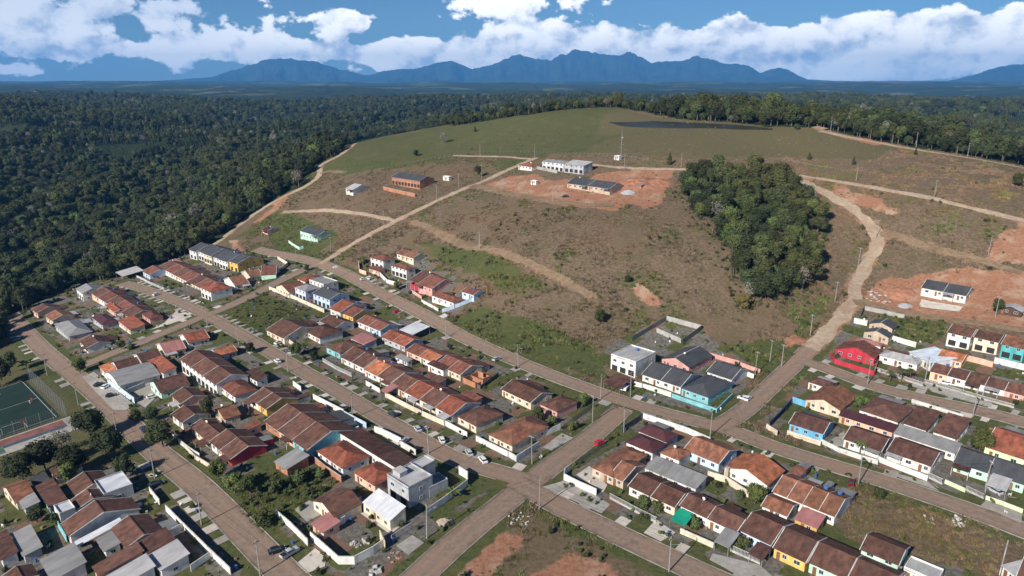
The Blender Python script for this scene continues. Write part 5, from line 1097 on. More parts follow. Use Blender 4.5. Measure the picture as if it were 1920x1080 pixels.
for kind, (x, y), s, lab in [('round',(1125,605),.72,'lone round tree on brown hillside'),('round',(1177,530),.5,'small round bush on upper brown hillside'),('pine',(1255,309),1.05,'dark young pine on pasture edge near mast'),('pine',(1517,299),.75,'small pine on pasture beyond copse'),('pine',(1600,309),.75,'small pine near right end of pasture'),('tall',(896,334),.78,'dark tree beside dirt road bend'),
 ('dry',(833,269),1.15,'tall sparse tree on upper pasture'),('round',(780,293),.62,'round tree on lower pasture'),('pine',(891,247),.8,'tiny tree near pasture crest'),('round',(1906,350),.85,'bush-like tree at right field edge'),('pine',(1716,290),.6,'small tree at pole on far road'),('bush',(1493,243),1.6,'dark bush beside wooden shelter'),
 ('wide',(306,838),1.0,'big round dark tree on left street'),('round',(255,790),.6,'left one of dark trees before yard'),('round',(285,790),.7,'right one of dark trees before yard'),('tall',(395,790),.8,'tree in centre of left block'),('wide',(170,822),1.05,'large tree between court and street'),('wide',(205,858),1.05,'spreading tree at street beside court'),('wide',(85,880),1.0,'large tree below coloured court'),
 ('wide',(45,905),.95,'dark tree at lower left of coloured court'),('wide',(140,885),.9,'dark tree over lane below court'),('round',(235,895),.85,'dark tree on lawn by left street'),('tall',(20,700),.9,'dark tree at upper end of pitch'),('wide',(0,725),1.1,'big tree shading left picture edge'),('dry',(118,850),1.05,'grey bare-looking tree by coloured court'),('bright',(150,700),.85,'light bush-like tree at left crossing'),('bright',(228,655),.6,'light green tree on left cross street'),('bush',(245,655),1.2,'bush beside light tree on cross street'),('banana',(50,690),1.6,'banana plants beside football pitch'),('round',(470,662),.62,'round street tree on middle street'),('bright',(556,668),.78,'garden tree beside white hipped house'),
 ('round',(590,675),.55,'dark garden tree by middle street'),('round',(575,508),.5,'small tree at upper crossing'),('bright',(440,925),.85,'light tree by overgrown lot'),('bright',(410,900),.75,'tree in front of overgrown lot house'),('tall',(470,935),.7,'upper tree in overgrown lot'),('bush',(520,920),1.5,'dense bush amid overgrown lot'),('bush',(560,905),1.6,'largest bush of overgrown lot'),('bush',(495,985),1.5,'bush at lower corner of overgrown lot'),('bush',(600,895),1.3,'right bush of overgrown lot'),
 ('bush',(110,985),1.6,'bush in bottom left yards'),('round',(70,980),.6,'tree in bottom left back yard'),('bright',(130,905),.8,'light tree under court road'),('palm',(1690,715),1.0,'tallest palm before white house'),('palm',(1668,716),.8,'left palm before white house'),('palm',(1705,712),.85,'right palm before white house'),('bright',(1836,850),1.0,'round bright tree behind slate pair'),('bright',(1612,768),.72,'round green tree amid right block'),
 ('banana',(852,932),1.1,'yellow-green palm plant in villa garden'),('palm',(1612,851),.8,'small palm before white house'),('round',(1010,790),.6,'dark tree between T-junction houses'),('bright',(1094,760),.55,'light tree in shrub garden'),('bush',(1035,795),1.3,'rounded bush in shrub garden'),('bush',(1075,805),1.3,'right bush in shrub garden'),('bright',(1415,945),.75,'tree behind weathered wall'),('bush',(1385,935),1.0,'shrub behind weathered wall'),
 ('bush',(1230,960),1.2,'dark shrub beside left terrace fence'),('bush',(1205,950),1.2,'shrub row start beside left terrace fence'),('bush',(1300,990),1.3,'shrub next to green canopy'),('bush',(1392,1030),1.4,'shrub before pale blue house'),('tall',(1870,590),.7,'slim tree beside dark wooden cabin'),('bush',(1645,935),1.2,'green weed clump at lot corner'),('bush',(735,530),1.0,'bush at scrubby bank foot'),('bright',(745,545),.6,'small tree before red row'),('bush',(680,495),1.5,'bush on scrubby corner of upper crossing')]:
    tree(kind, P(x, y), s, lab, 'village trees' if kind != 'bush' else 'bushes')

# forest: candidate places outside the open land
FP = []
def forest_points(r0, r1, cell, amax=.72):
    n = int((r1 * r1 - r0 * r0) * amax / (cell * cell)); r = np.sqrt(rng.uniform(r0 * r0, r1 * r1, n)); a = rng.uniform(-amax, amax, n); x, y = r * np.sin(a), r * np.cos(a)
    ok = ~inpoly(x, y, OPEN); ok &= ~((y < 300) & (x > -190)) & ~((x > 120) & (y < 430)) 
    ok &= (fbm(x / 260, y / 260, 61, 4) - .25 * (r < 760) < .615) | (r < 620)
    for k in 'heGc': ok &= line_dist(x, y, LINE[k]) > 5.5
    return np.stack([x[ok], y[ok]], -1)
near = forest_points(150, 700, 5.0); mid = forest_points(700, 1600, 7.); far = forest_points(1600, 3400, 9.5)
vz = hg(near[:, 0], near[:, 1]); order = np.argsort(np.hypot(near[:, 0], near[:, 1]))
inv = [i for i in order if -20 < proj((*near[i], vz[i] + 5))[0] < 1940 and proj((*near[i], vz[i]))[1] < 1100][:100]
for i in inv:
    k = random.choices(['round', 'tall', 'wide', 'gum'], [3, 3, 3, 1])[0]; fw = dict(round='round dark', tall='upright mid-green', wide='wide spreading dark', gum='slim eucalyptus')[k]; fx_ = proj((*near[i], vz[i]))[0]
    fl_ = 'at left picture edge' if fx_ < 60 else 'behind shaded left houses' if fx_ < 140 else 'behind left terrace' if fx_ < 240 else 'behind low terrace and canopy' if fx_ < 330 else 'along forest road'
    tree(k, (*near[i], vz[i]), random.uniform(.85, 1.3), f'{fw} tree at forest edge {fl_}', f'near forest edge, {fw}, {fl_}', True)
rest = np.delete(near, inv, 0)
def pcol(name, items):
    c = bpy.data.collections.new(name)
    for i, (nm, meshes) in enumerate(items):
        vs, fs, mi, mats, o = [], [], [], [], 0
        for q, me in enumerate(meshes):
            vs += [tuple(v.co) for v in me.vertices]; fs += [tuple(o + j for j in p.vertices) for p in me.polygons]; mi += [q] * len(me.polygons); o += len(me.vertices); mats.append(me.materials[0])
        me = mesh(f'{chr(97 + i)}_{nm}', vs, fs, mats); me.polygons.foreach_set('material_index', mi); c.objects.link(bpy.data.objects.new(me.name, me))
    return c
def scatter(name, xy, coll, kinds, sc, label, cat, z=None):
    z = hg(xy[:, 0], xy[:, 1]) if z is None else z
    me = bpy.data.meshes.new(name); me.vertices.add(len(xy)); me.vertices.foreach_set('co', np.column_stack([xy, z]).astype(np.float32).ravel())
    for nm, ty, d in (('kind', 'INT', kinds), ('sc', 'FLOAT', sc), ('rot', 'FLOAT', rng.uniform(0, 6.28, len(xy)))):
        a = me.attributes.new(nm, ty, 'POINT'); a.data.foreach_set('value', np.asarray(d, np.int32 if ty == 'INT' else np.float32))
    o = link(name, me); g = bpy.data.node_groups.new(name, 'GeometryNodeTree'); g.interface.new_socket('Geometry', in_out='INPUT', socket_type='NodeSocketGeometry'); g.interface.new_socket('Geometry', in_out='OUTPUT', socket_type='NodeSocketGeometry')
    N = g.nodes; gi, go = N.new('NodeGroupInput'), N.new('NodeGroupOutput'); ci = N.new('GeometryNodeCollectionInfo'); ci.inputs[0].default_value = coll; ci.inputs[1].default_value = True; ci.inputs[2].default_value = True
    ip = N.new('GeometryNodeInstanceOnPoints'); ip.inputs['Pick Instance'].default_value = True
    def na(nm, ty): n = N.new('GeometryNodeInputNamedAttribute'); n.data_type = ty; n.inputs[0].default_value = nm; return n.outputs[0]
    cx = N.new('ShaderNodeCombineXYZ'); g.links.new(na('rot', 'FLOAT'), cx.inputs[2])
    g.links.new(gi.outputs[0], ip.inputs['Points']); g.links.new(ci.outputs[0], ip.inputs['Instance']); g.links.new(na('kind', 'INT'), ip.inputs['Instance Index']); g.links.new(cx.outputs[0], ip.inputs['Rotation']); g.links.new(na('sc', 'FLOAT'), ip.inputs['Scale']); g.links.new(ip.outputs[0], go.inputs[0])
    md = o.modifiers.new('scatter', 'NODES'); md.node_group = g; tag(o, label, cat, kind='stuff'); return o
TC = pcol('tree_kinds', [('r', KIND['round']), ('t', KIND['tall']), ('w', KIND['wide']), ('g', KIND['gum']), ('s', KIND['spruce']), ('u', KIND['bright']), ('v', KIND['dry'])])
allf = np.vstack([rest, mid, far]); r = np.hypot(allf[:, 0], allf[:, 1])
stand = fbm(allf[:, 0] / 180, allf[:, 1] / 180, 91, 3)
kd = np.where(stand > .58, 3, np.where(stand < .30, 4, rng.choice([0, 1, 2], len(allf)))); kd = np.where(rng.random(len(allf)) < .3, rng.choice([0, 1, 2, 3, 5, 5, 6], len(allf)), kd)
scatter('forest', allf, TC, kd, (.6 + .9 * rng.random(len(allf)) ** 1.6 + .55 * (rng.random(len(allf)) < .06)) * np.where(r > 1600, 1.3, np.where(r > 700, .95, 1.0)) * np.where((kd == 3) | (kd == 4), .72, 1.) * np.where((allf[:, 1] > 640) & (allf[:, 1] < 930) & (abs(allf[:, 0] - 60) < 190), .66, 1.), 'dark green forest stretching over the hills behind the village', 'forest')
# grass and scrub
def tuft(n, h, spread, lean, m, seed, wd=.09):
    rd = random.Random(seed); mb = MB()
    for _ in range(n):
        a = rd.uniform(0, 6.28); q = spread * math.sqrt(rd.random()); x, y = q * math.cos(a), q * math.sin(a); b = rd.uniform(0, 6.28); l = rd.uniform(.2, 1) * lean; hh = h * rd.uniform(.6, 1.1); t = rd.uniform(0, 6.28)
        mb.poly([(x - wd * math.cos(t), y - wd * math.sin(t), -.05), (x + wd * math.cos(t), y + wd * math.sin(t), -.05), (x + l * math.cos(b), y + l * math.sin(b), hh)])
    return mb.data('tuft', m)
G_dry = leafmat('grass_dry', (.105, .078, .048), (.165, .125, .078)); G_grn = leafmat('grass_green', (.062, .092, .022), (.105, .130, .036)); G_olv = leafmat('grass_olive', (.085, .078, .030), (.14, .115, .052))
GC = pcol('tuft_kinds', [('d', [tuft(26, .55, .7, .35, G_dry, 1)]), ('o', [tuft(26, .6, .7, .35, G_olv, 2)]), ('g', [tuft(30, .6, .7, .3, G_grn, 3)]), ('w', [KIND['bush'][1]])])
def open_points(n):
    x = rng.uniform(-190, 330, n); y = rng.uniform(110, 620, n); ok = inpoly(x, y, OPEN)
    for p in VILL: ok &= ~inpoly(x, y, p)
    for p in DIRT: ok &= ~(inpoly(x, y, p) & (rng.random(n) < .93))
    for k, ln in LINE.items(): ok &= line_dist(x, y, ln) > ST[k][1] / 2 + .7
    ok &= ~(inpoly(x, y, PAST) & (rng.random(n) < .93)); ok &= fbm(x / 9, y / 9, 7, 3) > .40
    return x[ok], y[ok]
x, y = open_points(190000)
for p in LOTS_OUT:
    l, h_ = p.min(0), p.max(0); q = l + (h_ - l) * rng.random((1600, 2)); q = q[inpoly(q[:, 0], q[:, 1], p)]; x, y = np.r_[x, q[:, 0]], np.r_[y, q[:, 1]]
gr = np.zeros(len(x), bool)
for p in GREEN: gr |= inpoly(x, y, p)
m1 = fbm(x / 22, y / 22, 51, 3); up = proj_y = y > 430
kd = np.where(gr, np.where(rng.random(len(x)) < .8, 2, 1), np.where(m1 > .56, 2, np.where(m1 > .47, 1, 0))); kd = np.where(rng.random(len(x)) < .15, rng.choice([0, 1], len(x)), kd); bs_ = (rng.random(len(x)) < np.where(gr, .05, .004 + .05 * (fbm(x / 26, y / 26, 83, 3) > .6))) & (y < 420); kd = np.where(bs_, 3, kd)
eb = dens(np.vstack([COPSE, COPSE[:1]]), .9); eb = eb + rng.normal(0, 2.6, eb.shape); x, y, kd, bs_ = np.r_[x, eb[:, 0]], np.r_[y, eb[:, 1]], np.r_[kd, np.full(len(eb), 3)], np.r_[bs_, np.ones(len(eb), bool)]
inl = np.zeros(len(x), bool)
for p in LOTS_OUT + [SCRUB[2]]: inl |= inpoly(x, y, p)
kd = np.where(inl & (kd == 0), rng.choice([1, 1, 2, 0], len(x)), kd)
scatter('field_grass', np.column_stack([x, y]), GC, kd, np.where(bs_, rng.uniform(.25, .7, len(x)), (.45 + 1.5 * rng.random(len(x)) ** 2 * (.45 + 1.1 * fbm(x / 30, y / 30, 81, 3))) * np.where(y > 430, .75, 1.) * np.where(inl, .6, 1.)), 'dry and green grass tufts covering fields and vacant lots', 'grass')
SH = pcol('shrub_kinds', [('b', [KIND['bush'][1]]), ('g', [tuft(30, .5, .6, .3, G_grn, 9)]), ('l', [tree_mesh(1.6, 1.8, 5, .2, L_light, .3, 21, n_leaf=50)[1]])])
qx = []
for p in VILL:
    l, h_ = p.min(0), p.max(0); n = int((h_ - l).prod() / 14); q = l + (h_ - l) * rng.random((n, 2)); q = q[inpoly(q[:, 0], q[:, 1], p)]
    ok = np.ones(len(q), bool)
    for k, ln in LINE.items(): ok &= line_dist(q[:, 0], q[:, 1], ln) > ST[k][1] / 2 + 1.2
    for (c, u, v, a, b) in FOOT: dx = q - c; ok &= (abs(dx @ u) > a / 2 + .2) | (abs(dx @ v) > b / 2 + .2)
    ok &= ~inpoly(q[:, 0], q[:, 1], PARK); qx.append(q[ok])
qx = np.vstack(qx)
_bar = MB().tube((0, 0, 0), (0, 0, .9), .3, .3, 8).data('barrel', mat('barrel_blue', (.04, .12, .32), .5)); _crt = MB().box(-.4, .4, -.3, .3, 0, .5).data('crate', mat('crate_wood', (.25, .17, .10), .9)); _chr = MB().box(-.25, .25, -.25, .25, .35, .42).box(-.25, .25, .2, .27, .42, .85).box(-.24, -.18, -.24, -.18, 0, .349).box(.18, .24, -.24, -.18, 0, .349).box(-.24, -.18, .18, .24, 0, .349).box(.18, .24, .18, .24, 0, .349).data('chair', M_dish)
_tmp = MB(); [_tmp.box(-1.2, 1.2, -.3 + .16 * k, -.16 + .16 * k, 0, .06 + .05 * (k % 2)) for k in range(4)]; _pln = _tmp.data('planks', mat('grey_planks', (.20, .17, .14), .9)); _tmp = MB(); [_tmp.box(-1.6 + .55 * k, -1.2 + .55 * k, -.02, .02, .8 + .1 * (k % 2), 1.6) for k in range(6)]; _tmp.tube((-1.8, 0, 1.62), (1.8, 0, 1.62), .015, n=4).tube((-1.8, 0, -.2), (-1.8, 0, 1.7), .04).tube((1.8, 0, -.2), (1.8, 0, 1.7), .04); _lau = _tmp.data('laundry', mat('washing', (.50, .42, .48), .9, .6, .8))
CC = pcol('clutter_kinds', [('b', [_bar]), ('c', [_crt]), ('h', [_chr]), ('l', [_lau]), ('p', [_pln])])
sel = rng.choice(len(qx), min(420, len(qx)), replace=False); cq = qx[sel] + rng.uniform(-.8, .8, (len(sel), 2)); qx = np.delete(qx, sel, 0)
scatter('yard_clutter', cq, CC, rng.choice([0, 1, 2, 3, 4], len(sel), p=[.2, .3, .25, 0., .25]), rng.uniform(.8, 1.3, len(sel)), 'barrels, crates, planks and washing lying about the back yards', 'yard clutter')
kk = rng.choice([0, 1, 2], len(qx), p=[.18, .57, .25])
scatter('garden_plants', qx, SH, kk, rng.uniform(.35, .9, len(qx)) * np.where(kk == 0, .75, 1), 'low garden plants and weeds between the houses', 'garden plants')

# ------------------------------------------------------------------ football pitch, court
c1, c2, c3 = P(*zp('W', 205, 235))[:2], P(*zp('W', 512, 548))[:2], P(*zp('W', 0, 680))[:2]
gu = (c2 - c1) / np.hypot(*(c2 - c1)); gv = np.array([gu[1], -gu[0]]); gv = gv if gv[0] < 0 else -gv; Lp = np.hypot(*(c2 - c1)); Wp = 42.
def drape(name, o, u, v, a0, a1, b0, b1, m, dz, st=3.):
    na_, nb = max(1, int((a1 - a0) / st)), max(1, int((b1 - b0) / st)); vs = []; fs = []
    for i in range(na_ + 1):
        for j in range(nb + 1): q = o + u * (a0 + (a1 - a0) * i / na_) + v * (b0 + (b1 - b0) * j / nb); vs.append((q[0], q[1], h1(*q) + dz))
    for i in range(na_):
        for j in range(nb): k = i * (nb + 1) + j; fs.append((k, k + 1, k + nb + 2, k + nb + 1))
    return link(name, mesh(name, vs, fs, m))
M_turf = mat('artificial_turf', (.007, .023, .016), .9, .2, .1); M_line = mat('line_paint', (.36, .37, .36), .8, .15, 1)
ct = thing('football_pitch', 'dark green artificial football pitch with white lines, left edge', 'football pitch', (c1[0], c1[1], h1(*c1)))
def child(o, par): o.parent = par; o.matrix_parent_inverse = Matrix.Translation(-Vector(par.location)); return o
child(drape('turf', c1, gu, gv, 0, Lp, 0, Wp, M_turf, .10), ct)
for a0, a1, b0, b1 in ((1.2, 1.4, 1, Wp), (Lp - 1.4, Lp - 1.2, 1, Wp), (1.4, Lp - 1.4, 1, 1.2), (Lp - 9, Lp - 8.8, 10, 20), (Lp - 8.8, Lp - 1.4, 10, 10.2), (1.2, 9, 10, 10.2), (Lp / 2, Lp / 2 + .2, 1.2, Wp)): child(drape('line_marking', c1, gu, gv, a0, a1, b0, b1, M_line, .125, 4), ct)
def netfence(name, label, o, d, L, h):
    t_ = thing(name, label, 'fence', (o[0], o[1], h1(*o)), math.atan2(d[1], d[0]), 'net fences of the football pitch'); z = lambda s: h1(*(o + d * s)) - h1(*o)
    for i in range(int(L / 4) + 1): s = i * 4.; MB().tube((s, 0, z(s) - .5), (s, 0, z(s) + h), .06).build('post', M_metal, t_)
    nb = MB()
    for j in range(int(h / .75) + 1):
        for i in range(int(L / 4)): nb.tube((i * 4., 0, z(i * 4.) + j * .75 + .05), (i * 4. + 4, 0, z(i * 4. + 4) + j * .75 + .05), .018, n=4)
    for i in range(int(L / .75)): nb.tube((i * .75, 0, z(i * .75)), (i * .75, 0, z(i * .75) + h), .018, n=4)
    nb.build('net', M_metal, t_)
netfence('net_fence', 'tall net fence along street side of football pitch', c1 - gv * 1.5, gu, Lp + 2, 6.); netfence('net_fence', 'tall net fence between football pitch and coloured court', c2 + gu * 1.5 - gv * 1.5, gv, 34, 5.)
def goal(o, d, lab):
    t_ = thing('goal', lab, 'goal', (o[0], o[1], h1(*o) + .12), math.atan2(d[1], d[0])); MB().tube((-2.5, 0, 0), (-2.5, 0, 2.3), .07).build('post', M_line, t_); MB().tube((2.5, 0, 0), (2.5, 0, 2.3), .07).build('post', M_line, t_); MB().tube((-2.57, 0, 2.3), (2.57, 0, 2.3), .07).build('crossbar', M_line, t_)
    nb = MB()
    for i in range(9): nb.tube((-2.4 + i * .6, .05, 2.25), (-2.4 + i * .6, -1.4, 0), .015, n=4)
    nb.build('net', M_line, t_)
goal(c1 + gu * (Lp - 1.3) + gv * 20, gv, 'white goal on lower end line of football pitch')
ko = c2 + gu * 3.5 - gv * .5; kc = [(.20, .085, .07), (.05, .085, .11), (.06, .12, .085)]
co = thing('sports_court', 'worn red, green and blue sports court below football pitch', 'sports court', (ko[0], ko[1], h1(*ko)))
child(drape('apron', ko, gu, gv, -1, 14, -2, 36, M_pav, .09), co)
for i, (a0, a1, b0, b1, q) in enumerate([(0, 5.5, 1, 33, 0), (5.6, 8, 1, 20, 1), (5.6, 12.5, 20.1, 33, 2)]): child(drape('court_paint', ko, gu, gv, a0, a1, b0, b1, mat(f'court_paint_{q}', kc[q], .85, .3, .3), .12), co)
hp = P(*zp('W', 215, 655)); t_ = thing('basketball_hoop', 'basketball backboard on steel posts at sports court', 'basketball hoop', tuple(hp), math.atan2(gv[1], gv[0])); MB().tube((0, 0, -.3), (0, 0, 3.2), .1).build('post', M_metal, t_); MB().box(-.9, .9, -.5, -.44, 2.7, 3.8).build('backboard', mat('backboard_paint', (.35, .12, .1), .6), t_); MB().tube((0, 0, 3.1), (0, -.45, 3.1), .05).build('bracket', M_metal, t_)
def person(p, shirt, lab, ang, stride):
    me = bpy.data.meshes.new('person'); J = [(0,0,.95),(0,.02,1.2),(0,.02,1.42),(0,.03,1.52),(0,.05,1.68),(.1,0,.92),(.12,stride,.5),(.12,stride*.6,.06),(.12,stride*.6+.14,.04),(-.1,0,.92),(-.12,-stride*.6,.5),(-.12,-stride*1.3,.06),(-.12,-stride*1.3+.14,.04),(.2,.02,1.4),(.28,-stride*.6,1.12),(.27,-stride*.3,.88),(-.2,.02,1.4),(-.28,stride*.6,1.12),(-.27,stride*.9,.92)]
    E = [(0,1),(1,2),(2,3),(3,4),(0,5),(5,6),(6,7),(7,8),(0,9),(9,10),(10,11),(11,12),(2,13),(13,14),(14,15),(2,16),(16,17),(17,18)]; me.from_pydata(J, E, [])
    o = link('person', me, None, tuple(p + np.array([0, 0, .13])), ang); me.materials.append(shirt); md = o.modifiers.new('skin', 'SKIN'); rad = [.13,.14,.13,.06,.10,.09,.065,.045,.04,.09,.065,.045,.04,.07,.045,.035,.07,.045,.035]
    for v, r in zip(me.skin_vertices[0].data, rad): v.radius = (r, r)
    me.skin_vertices[0].data[0].use_root = True; o.modifiers.new('sub', 'SUBSURF').levels = 1; tag(o, lab, 'person')
person(P(60, 754), mat('shirt_red', (.6, .05, .03), .8), 'person in red running on the football pitch', .5, .25); person(P(45, 762), mat('shirt_dark', (.05, .05, .06), .8), 'person in dark clothes on the football pitch', 2., .15); person(P(57, 758), mat('shirt_white', (.6, .6, .6), .8), 'person in white beside the red player', 1., .1)

# ------------------------------------------------------------------ small things
def heap(name, lab, p, r, h, m, seed, cat):
    rd = random.Random(seed); vs = [(0, 0, h)]; fs = []; R = 4; n = 14
    for i in range(1, R + 1):
        for j in range(n): a = 6.283 * j / n; k = r * i / R * rd.uniform(.85, 1.15); x_, y_ = k * math.cos(a) * 1.25, k * math.sin(a); vs.append((x_, y_, h * (1 - (i / R) ** 1.3) * rd.uniform(.75, 1.1) - (.2 if i == R else 0) + h1(p[0] + x_, p[1] + y_) - p[2]))
    for j in range(n):
        fs.append((0, 1 + j, 1 + (j + 1) % n))
        for i in range(R - 1): a = 1 + i * n; fs.append((a + j, a + n + j, a + n + (j + 1) % n, a + (j + 1) % n))
    o = link(name, mesh(name, vs, fs, m), None, (p[0], p[1], p[2] + .05)); return tag(o, lab, cat)
M_sand = mat('sand', (.34, .27, .21), .95, .2, 2, bump=.4); M_grav = mat('gravel', (.33, .34, .36), .95, .3, 4, bump=.6); M_red = mat('red_earth', (.30, .14, .085), .95, .3, .35, bump=.6); M_rub = mat('rubble_stone', (.36, .33, .30), .9, .3, 1)
heap('sand_pile', 'round sand pile on verge beside modern villa', P(*zp('Z5', 1515, 650)), 2.0, 1.0, M_sand, 1, 'pile'); heap('gravel_pile', 'grey gravel pile before new white pair', P(*zp('Y3', 1095, 125)), 2.6, 1.2, M_grav, 2, 'pile'); heap('earth_pile', 'orange earth heap left of new white pair', P(*zp('Y3', 1060, 40)), 6, 1.8, M_red, 3, 'pile'); heap('gravel_pile', 'pale gravel pile beside red earthworks row', P(*zp('Y5', 1735, 365)), 4, 1.8, M_grav, 4, 'pile'); heap('earth_pile', 'orange earth heap beside uphill street', P(*zp('Y3', 355, 365)), 3.5, .8, M_red, 5, 'pile'); heap('earth_mound', 'broad red soil mound right of earthworks row', P(1192, 346), 13, 3.6, M_red, 8, 'mound'); heap('earth_mound', 'red soil slope beside brick hut', P(1232, 345), 9, 3., M_red, 9, 'mound'); heap('gravel_pile', 'small grey pile at upper crossing corner', P(*zp('Z3', 815, 215)), 1.8, .8, M_grav, 6, 'pile')
def rubble(name, lab, p, n, sp, lo_, hi_, m, seed, cat='rubble'):
    rd = random.Random(seed); t_ = thing(name, lab, cat, tuple(p))
    for i in range(n):
        a = rd.uniform(0, 6.28); q = sp * math.sqrt(rd.random()); s = rd.uniform(lo_, hi_); b = MB().box(-s, s, -s * .7, s * .7, 0, s * rd.uniform(.4, 1)); o = b.build('piece', m, t_); o.location = (q * math.cos(a), q * math.sin(a), h1(p[0] + q * math.cos(a), p[1] + q * math.sin(a)) - p[2] + .02); o.rotation_euler = (rd.uniform(-.4, .4), rd.uniform(-.4, .4), rd.uniform(0, 3))
rubble('rubble_heap', 'broken concrete heap in bare corner yard', P(*zp('Z5', 905, 805)), 16, 2.2, .25, .6, M_rub, 1); rubble('brick_heap', 'scattered bricks on verge below bare yard', P(*zp('Z5', 1155, 900)), 16, 2., .12, .35, mat('brick_pieces', (.36, .22, .16), .9), 2); rubble('concrete_blocks', 'stacked pale concrete blocks at bottom verge', P(*zp('Z5', 1005, 1000)), 8, 1.6, .5, .7, M_conc, 3, 'blocks'); rubble('rubbish_heap', 'white rubbish strewn on tip of bare red lot', P(*zp('P', 972, 975)), 30, 3., .1, .32, M_cap, 4, 'rubbish'); rubble('rubbish_heap', 'white rubbish in weedy lot, right end', P(*zp('Y4', 1400, 700)), 24, 2.6, .1, .35, M_cap, 5, 'rubbish'); rubble('rubbish_heap', 'small rubbish scatter in weedy lot, middle', P(*zp('Y4', 1195, 690)), 14, 2., .1, .3, M_rub, 6, 'rubbish'); rubble('rubble_heap', 'pale stones beside bend of uphill street', P(*zp('Y3', 900, 70)), 30, 6., .2, .7, M_conc, 7)
# roofless brick house
q = at(*zp('Z3', 1755, 985), 0); t_ = thing('brick_ruin', 'roofless orange brick shell beside middle block', 'ruin', tuple(q), R_(135.5)); bm_ = wallmat('bk')
for nm, b in (('front_wall', [(-3.5, -1.2, -4, -3.8, -1, 2.4), (-1.2, .4, -4, -3.8, -1, .9), (.4, 3.5, -4, -3.8, -1, 2.5)]), ('back_wall', [(-3.5, 3.5, 3.6, 3.8, -1, 2.1)]), ('side_wall', [(-3.5, -3.3, -3.795, 0, -1, 2.6), (-3.5, -3.3, .9, 3.595, -1, 1.7)]), ('side_wall', [(3.3, 3.5, -3.795, 3.595, -1, 2.2)]), ('inner_wall', [(-3.295, 3.295, -.3, -.12, -1, 1.9)])):
    m_ = MB(); [m_.box(*x) for x in b]; m_.build(nm, bm_, t_)
A_, B_, C_ = [at(*zp('Z5', *q), 6.5) for q in ((1150, 300), (1180, 322), (1232, 285))]; p = (A_ + C_) / 2; gz_ = h1(p[0], p[1]); t_ = thing('roof_tank_room', 'grey water tank room on flat villa roof', 'tank room', (p[0], p[1], gz_ + 6.06), R_(138)); MB().box(-1.5, 1.5, -1.3, 1.3, 0, 1.3).build('wall', wallmat('gy'), t_); MB().box(-1.65, 1.65, -1.45, 1.45, 1.301, 1.42).build('slab', roofmat('gw'), t_)
# chimneys of the orange gable, green cloth, mast, shelter
for x, y, lab in ((1305, 425, 'left tan brick chimney before orange gable'), (1375, 415, 'right tan brick chimney before orange gable')):
    p = P(*zp('Y2', x, y)); t_ = thing('chimney', lab, 'chimney', tuple(p), R_(135.5)); MB().box(-.45, .45, -.45, .45, -.5, 3.6).build('shaft', wallmat('ta'), t_); MB().box(-.6, .6, -.6, .6, 3.601, 3.8).build('cap', M_conc, t_)
A_, B_, C_ = [at(*zp('Y2', *q), 3.0) for q in ((922, 700), (1020, 748), (1085, 665))]; D_ = A_ + C_ - B_; cl = thing('shade_cloth', 'bright green shade cloth stretched over front yard', 'shade cloth', tuple(A_)); sl_ = MB(); N_ = 8
G_ = [[(A_ + (B_ - A_) * i / N_ + (D_ - A_) * j / N_ - A_) + np.array([0, 0, 3.05 - .25 * math.sin(math.pi * i / N_) * math.sin(math.pi * j / N_)]) for j in range(N_ + 1)] for i in range(N_ + 1)]
for i in range(N_):
    for j in range(N_): sl_.slab([tuple(G_[i][j]), tuple(G_[i + 1][j]), tuple(G_[i + 1][j + 1]), tuple(G_[i][j + 1])], .015)
sl_.build('cloth', mat('green_cloth', (.01, .30, .18), .8, .1, 1), cl)
for q in (A_, B_, C_, D_): MB().tube(tuple(q - A_ + np.array([0, 0, -.5])), tuple(q - A_ + np.array([0, 0, 3.02])), .04).build('post', M_metal, cl)
p = P(1164, 300); t_ = thing('radio_mast', 'slender lattice radio mast on pasture edge', 'mast', tuple(p)); H_ = 19.
for i in range(3): a = 2.094 * i; MB().tube((.45 * math.cos(a), .45 * math.sin(a), -.5), (.16 * math.cos(a), .16 * math.sin(a), H_), .07).build('leg', M_pole, t_)
br_ = MB()
for j in range(19):
    for i in range(3): a, b = 2.094 * i, 2.094 * (i + 1); k0, k1 = .45 - .29 * j / 19, .45 - .29 * (j + 1) / 19; br_.tube((k0 * math.cos(a), k0 * math.sin(a), j), (k1 * math.cos(b), k1 * math.sin(b), j + 1), .03, n=4)
br_.build('bracing', M_pole, t_); MB().tube((0, 0, H_ - .2), (0, 0, H_ + 2), .04).build('antenna', M_metal, t_); MB().tube((.3, 0, 15), (.7, 0, 15), .35, .35, 10).build('dish', M_dish, t_)
house('P', 'h', (1502, 236, 1509, 239, 1517, 236), 1, ['og'], ['ta'], 'at far pale road', 2.6, kind='shelter', open_=True)
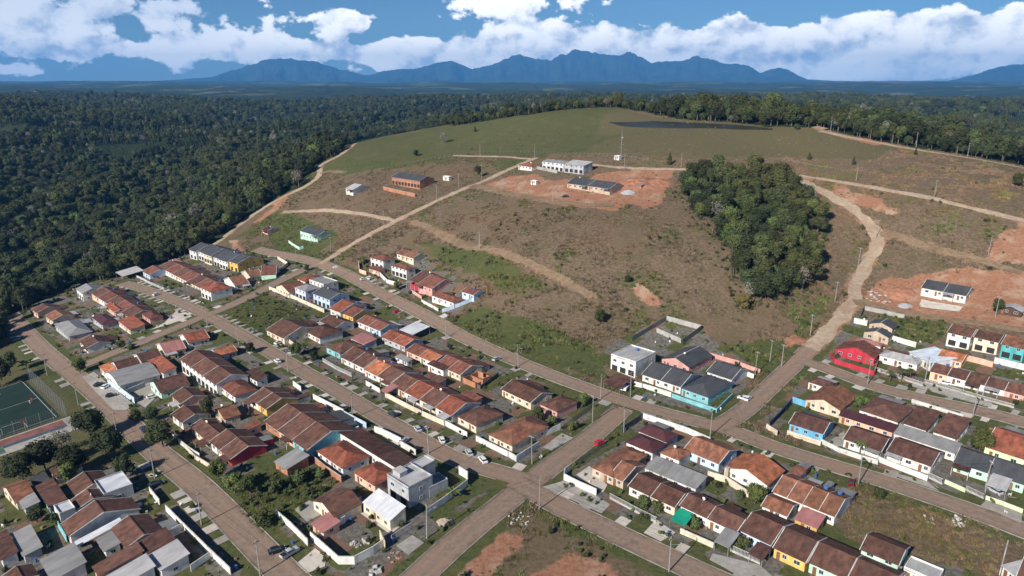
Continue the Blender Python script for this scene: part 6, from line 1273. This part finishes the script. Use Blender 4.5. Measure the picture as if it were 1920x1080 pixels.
# pond and horse on the pasture
M_pond = mat('pond_water', (.028, .03, .02), .4, .2, .1, .3); patch('P', [(1140,229),(1230,227),(1330,232),(1440,240),(1448,244),(1380,243),(1280,241),(1170,237)], M_pond, 'pond', .12)
def horse(p, ang, m, lab):
    me = bpy.data.meshes.new('horse'); J = [(0,0,1.15),(.55,0,1.2),(-.6,0,1.2),(.85,0,1.45),(1.1,0,1.3),(1.35,0,.95),(1.45,0,.7)]; E = [(0,1),(0,2),(1,3),(3,4),(4,5),(5,6)]; rad = [.3,.27,.27,.16,.13,.1,.07]
    for x, b in ((.5, 1), (-.6, 2)):
        for s in (-.16, .16):
            k = len(J); J += [(x, s, .8), (x + (.05 if b == 1 else -.12), s, .42), (x + .02, s, .03)]; E += [(b, k), (k, k + 1), (k + 1, k + 2)]; rad += [.13, .07, .06]
    k = len(J); J += [(-.9, 0, 1.1), (-.98, 0, .6)]; E += [(2, k), (k, k + 1)]; rad += [.06, .05]
    me.from_pydata(J, E, []); o = link('horse', me, None, tuple(p), ang); me.materials.append(m); o.modifiers.new('skin', 'SKIN')
    for v, r in zip(me.skin_vertices[0].data, rad): v.radius = (r, r)
    me.skin_vertices[0].data[0].use_root = True; o.modifiers.new('sub', 'SUBSURF').levels = 1; tag(o, lab, 'horse')
horse(P(1445, 244), .1, mat('horse_coat', (.02, .017, .015), .7), 'dark horse grazing beside the pond on the pasture')
# pasture fence
for lab, pts in (('long post and wire fence along top of brown hillside', [(640,330),(720,318),(800,300),(900,286),(1000,286),(1110,290),(1240,306),(1330,306),(1420,300)]), ('post and wire fence right of the copse', [(1470,300),(1560,318),(1620,325),(1650,300),(1670,283)])):
    w = dens(polyw('P', pts), 3.5); o0 = w[0]; g0 = h1(*o0); t_ = thing('wire_fence', lab, 'fence', (o0[0], o0[1], g0)); pb, wb = MB(), MB(); pr = None
    for q in w:
        zz = h1(*q) - g0; a = (q[0] - o0[0], q[1] - o0[1]); pb.tube((*a, zz - .3), (*a, zz + 1.4), .09, n=5)
        for k in (.6, 1.2):
            if pr: wb.tube((*pr[0], pr[1] + k), (*a, zz + k), .012, n=3)
        pr = (a, zz)
    pb.build('posts', M_pole, t_); wb.build('wires', M_metal, t_)
# ------------------------------------------------------------------ labels that single out
NUM = ['first','second','third','fourth','fifth','sixth','seventh','eighth','ninth','tenth','eleventh','twelfth','thirteenth','fourteenth','fifteenth']
by = {}
for o, sh in TOP:
    if not sh: by.setdefault(o['label'], []).append(o)
for lab, lst in by.items():
    if len(lst) > 1:
        lst.sort(key=lambda o: proj(o.location)[0])
        for i, o in enumerate(lst): o['label'] = f'{lab}, {NUM[i]} from left'
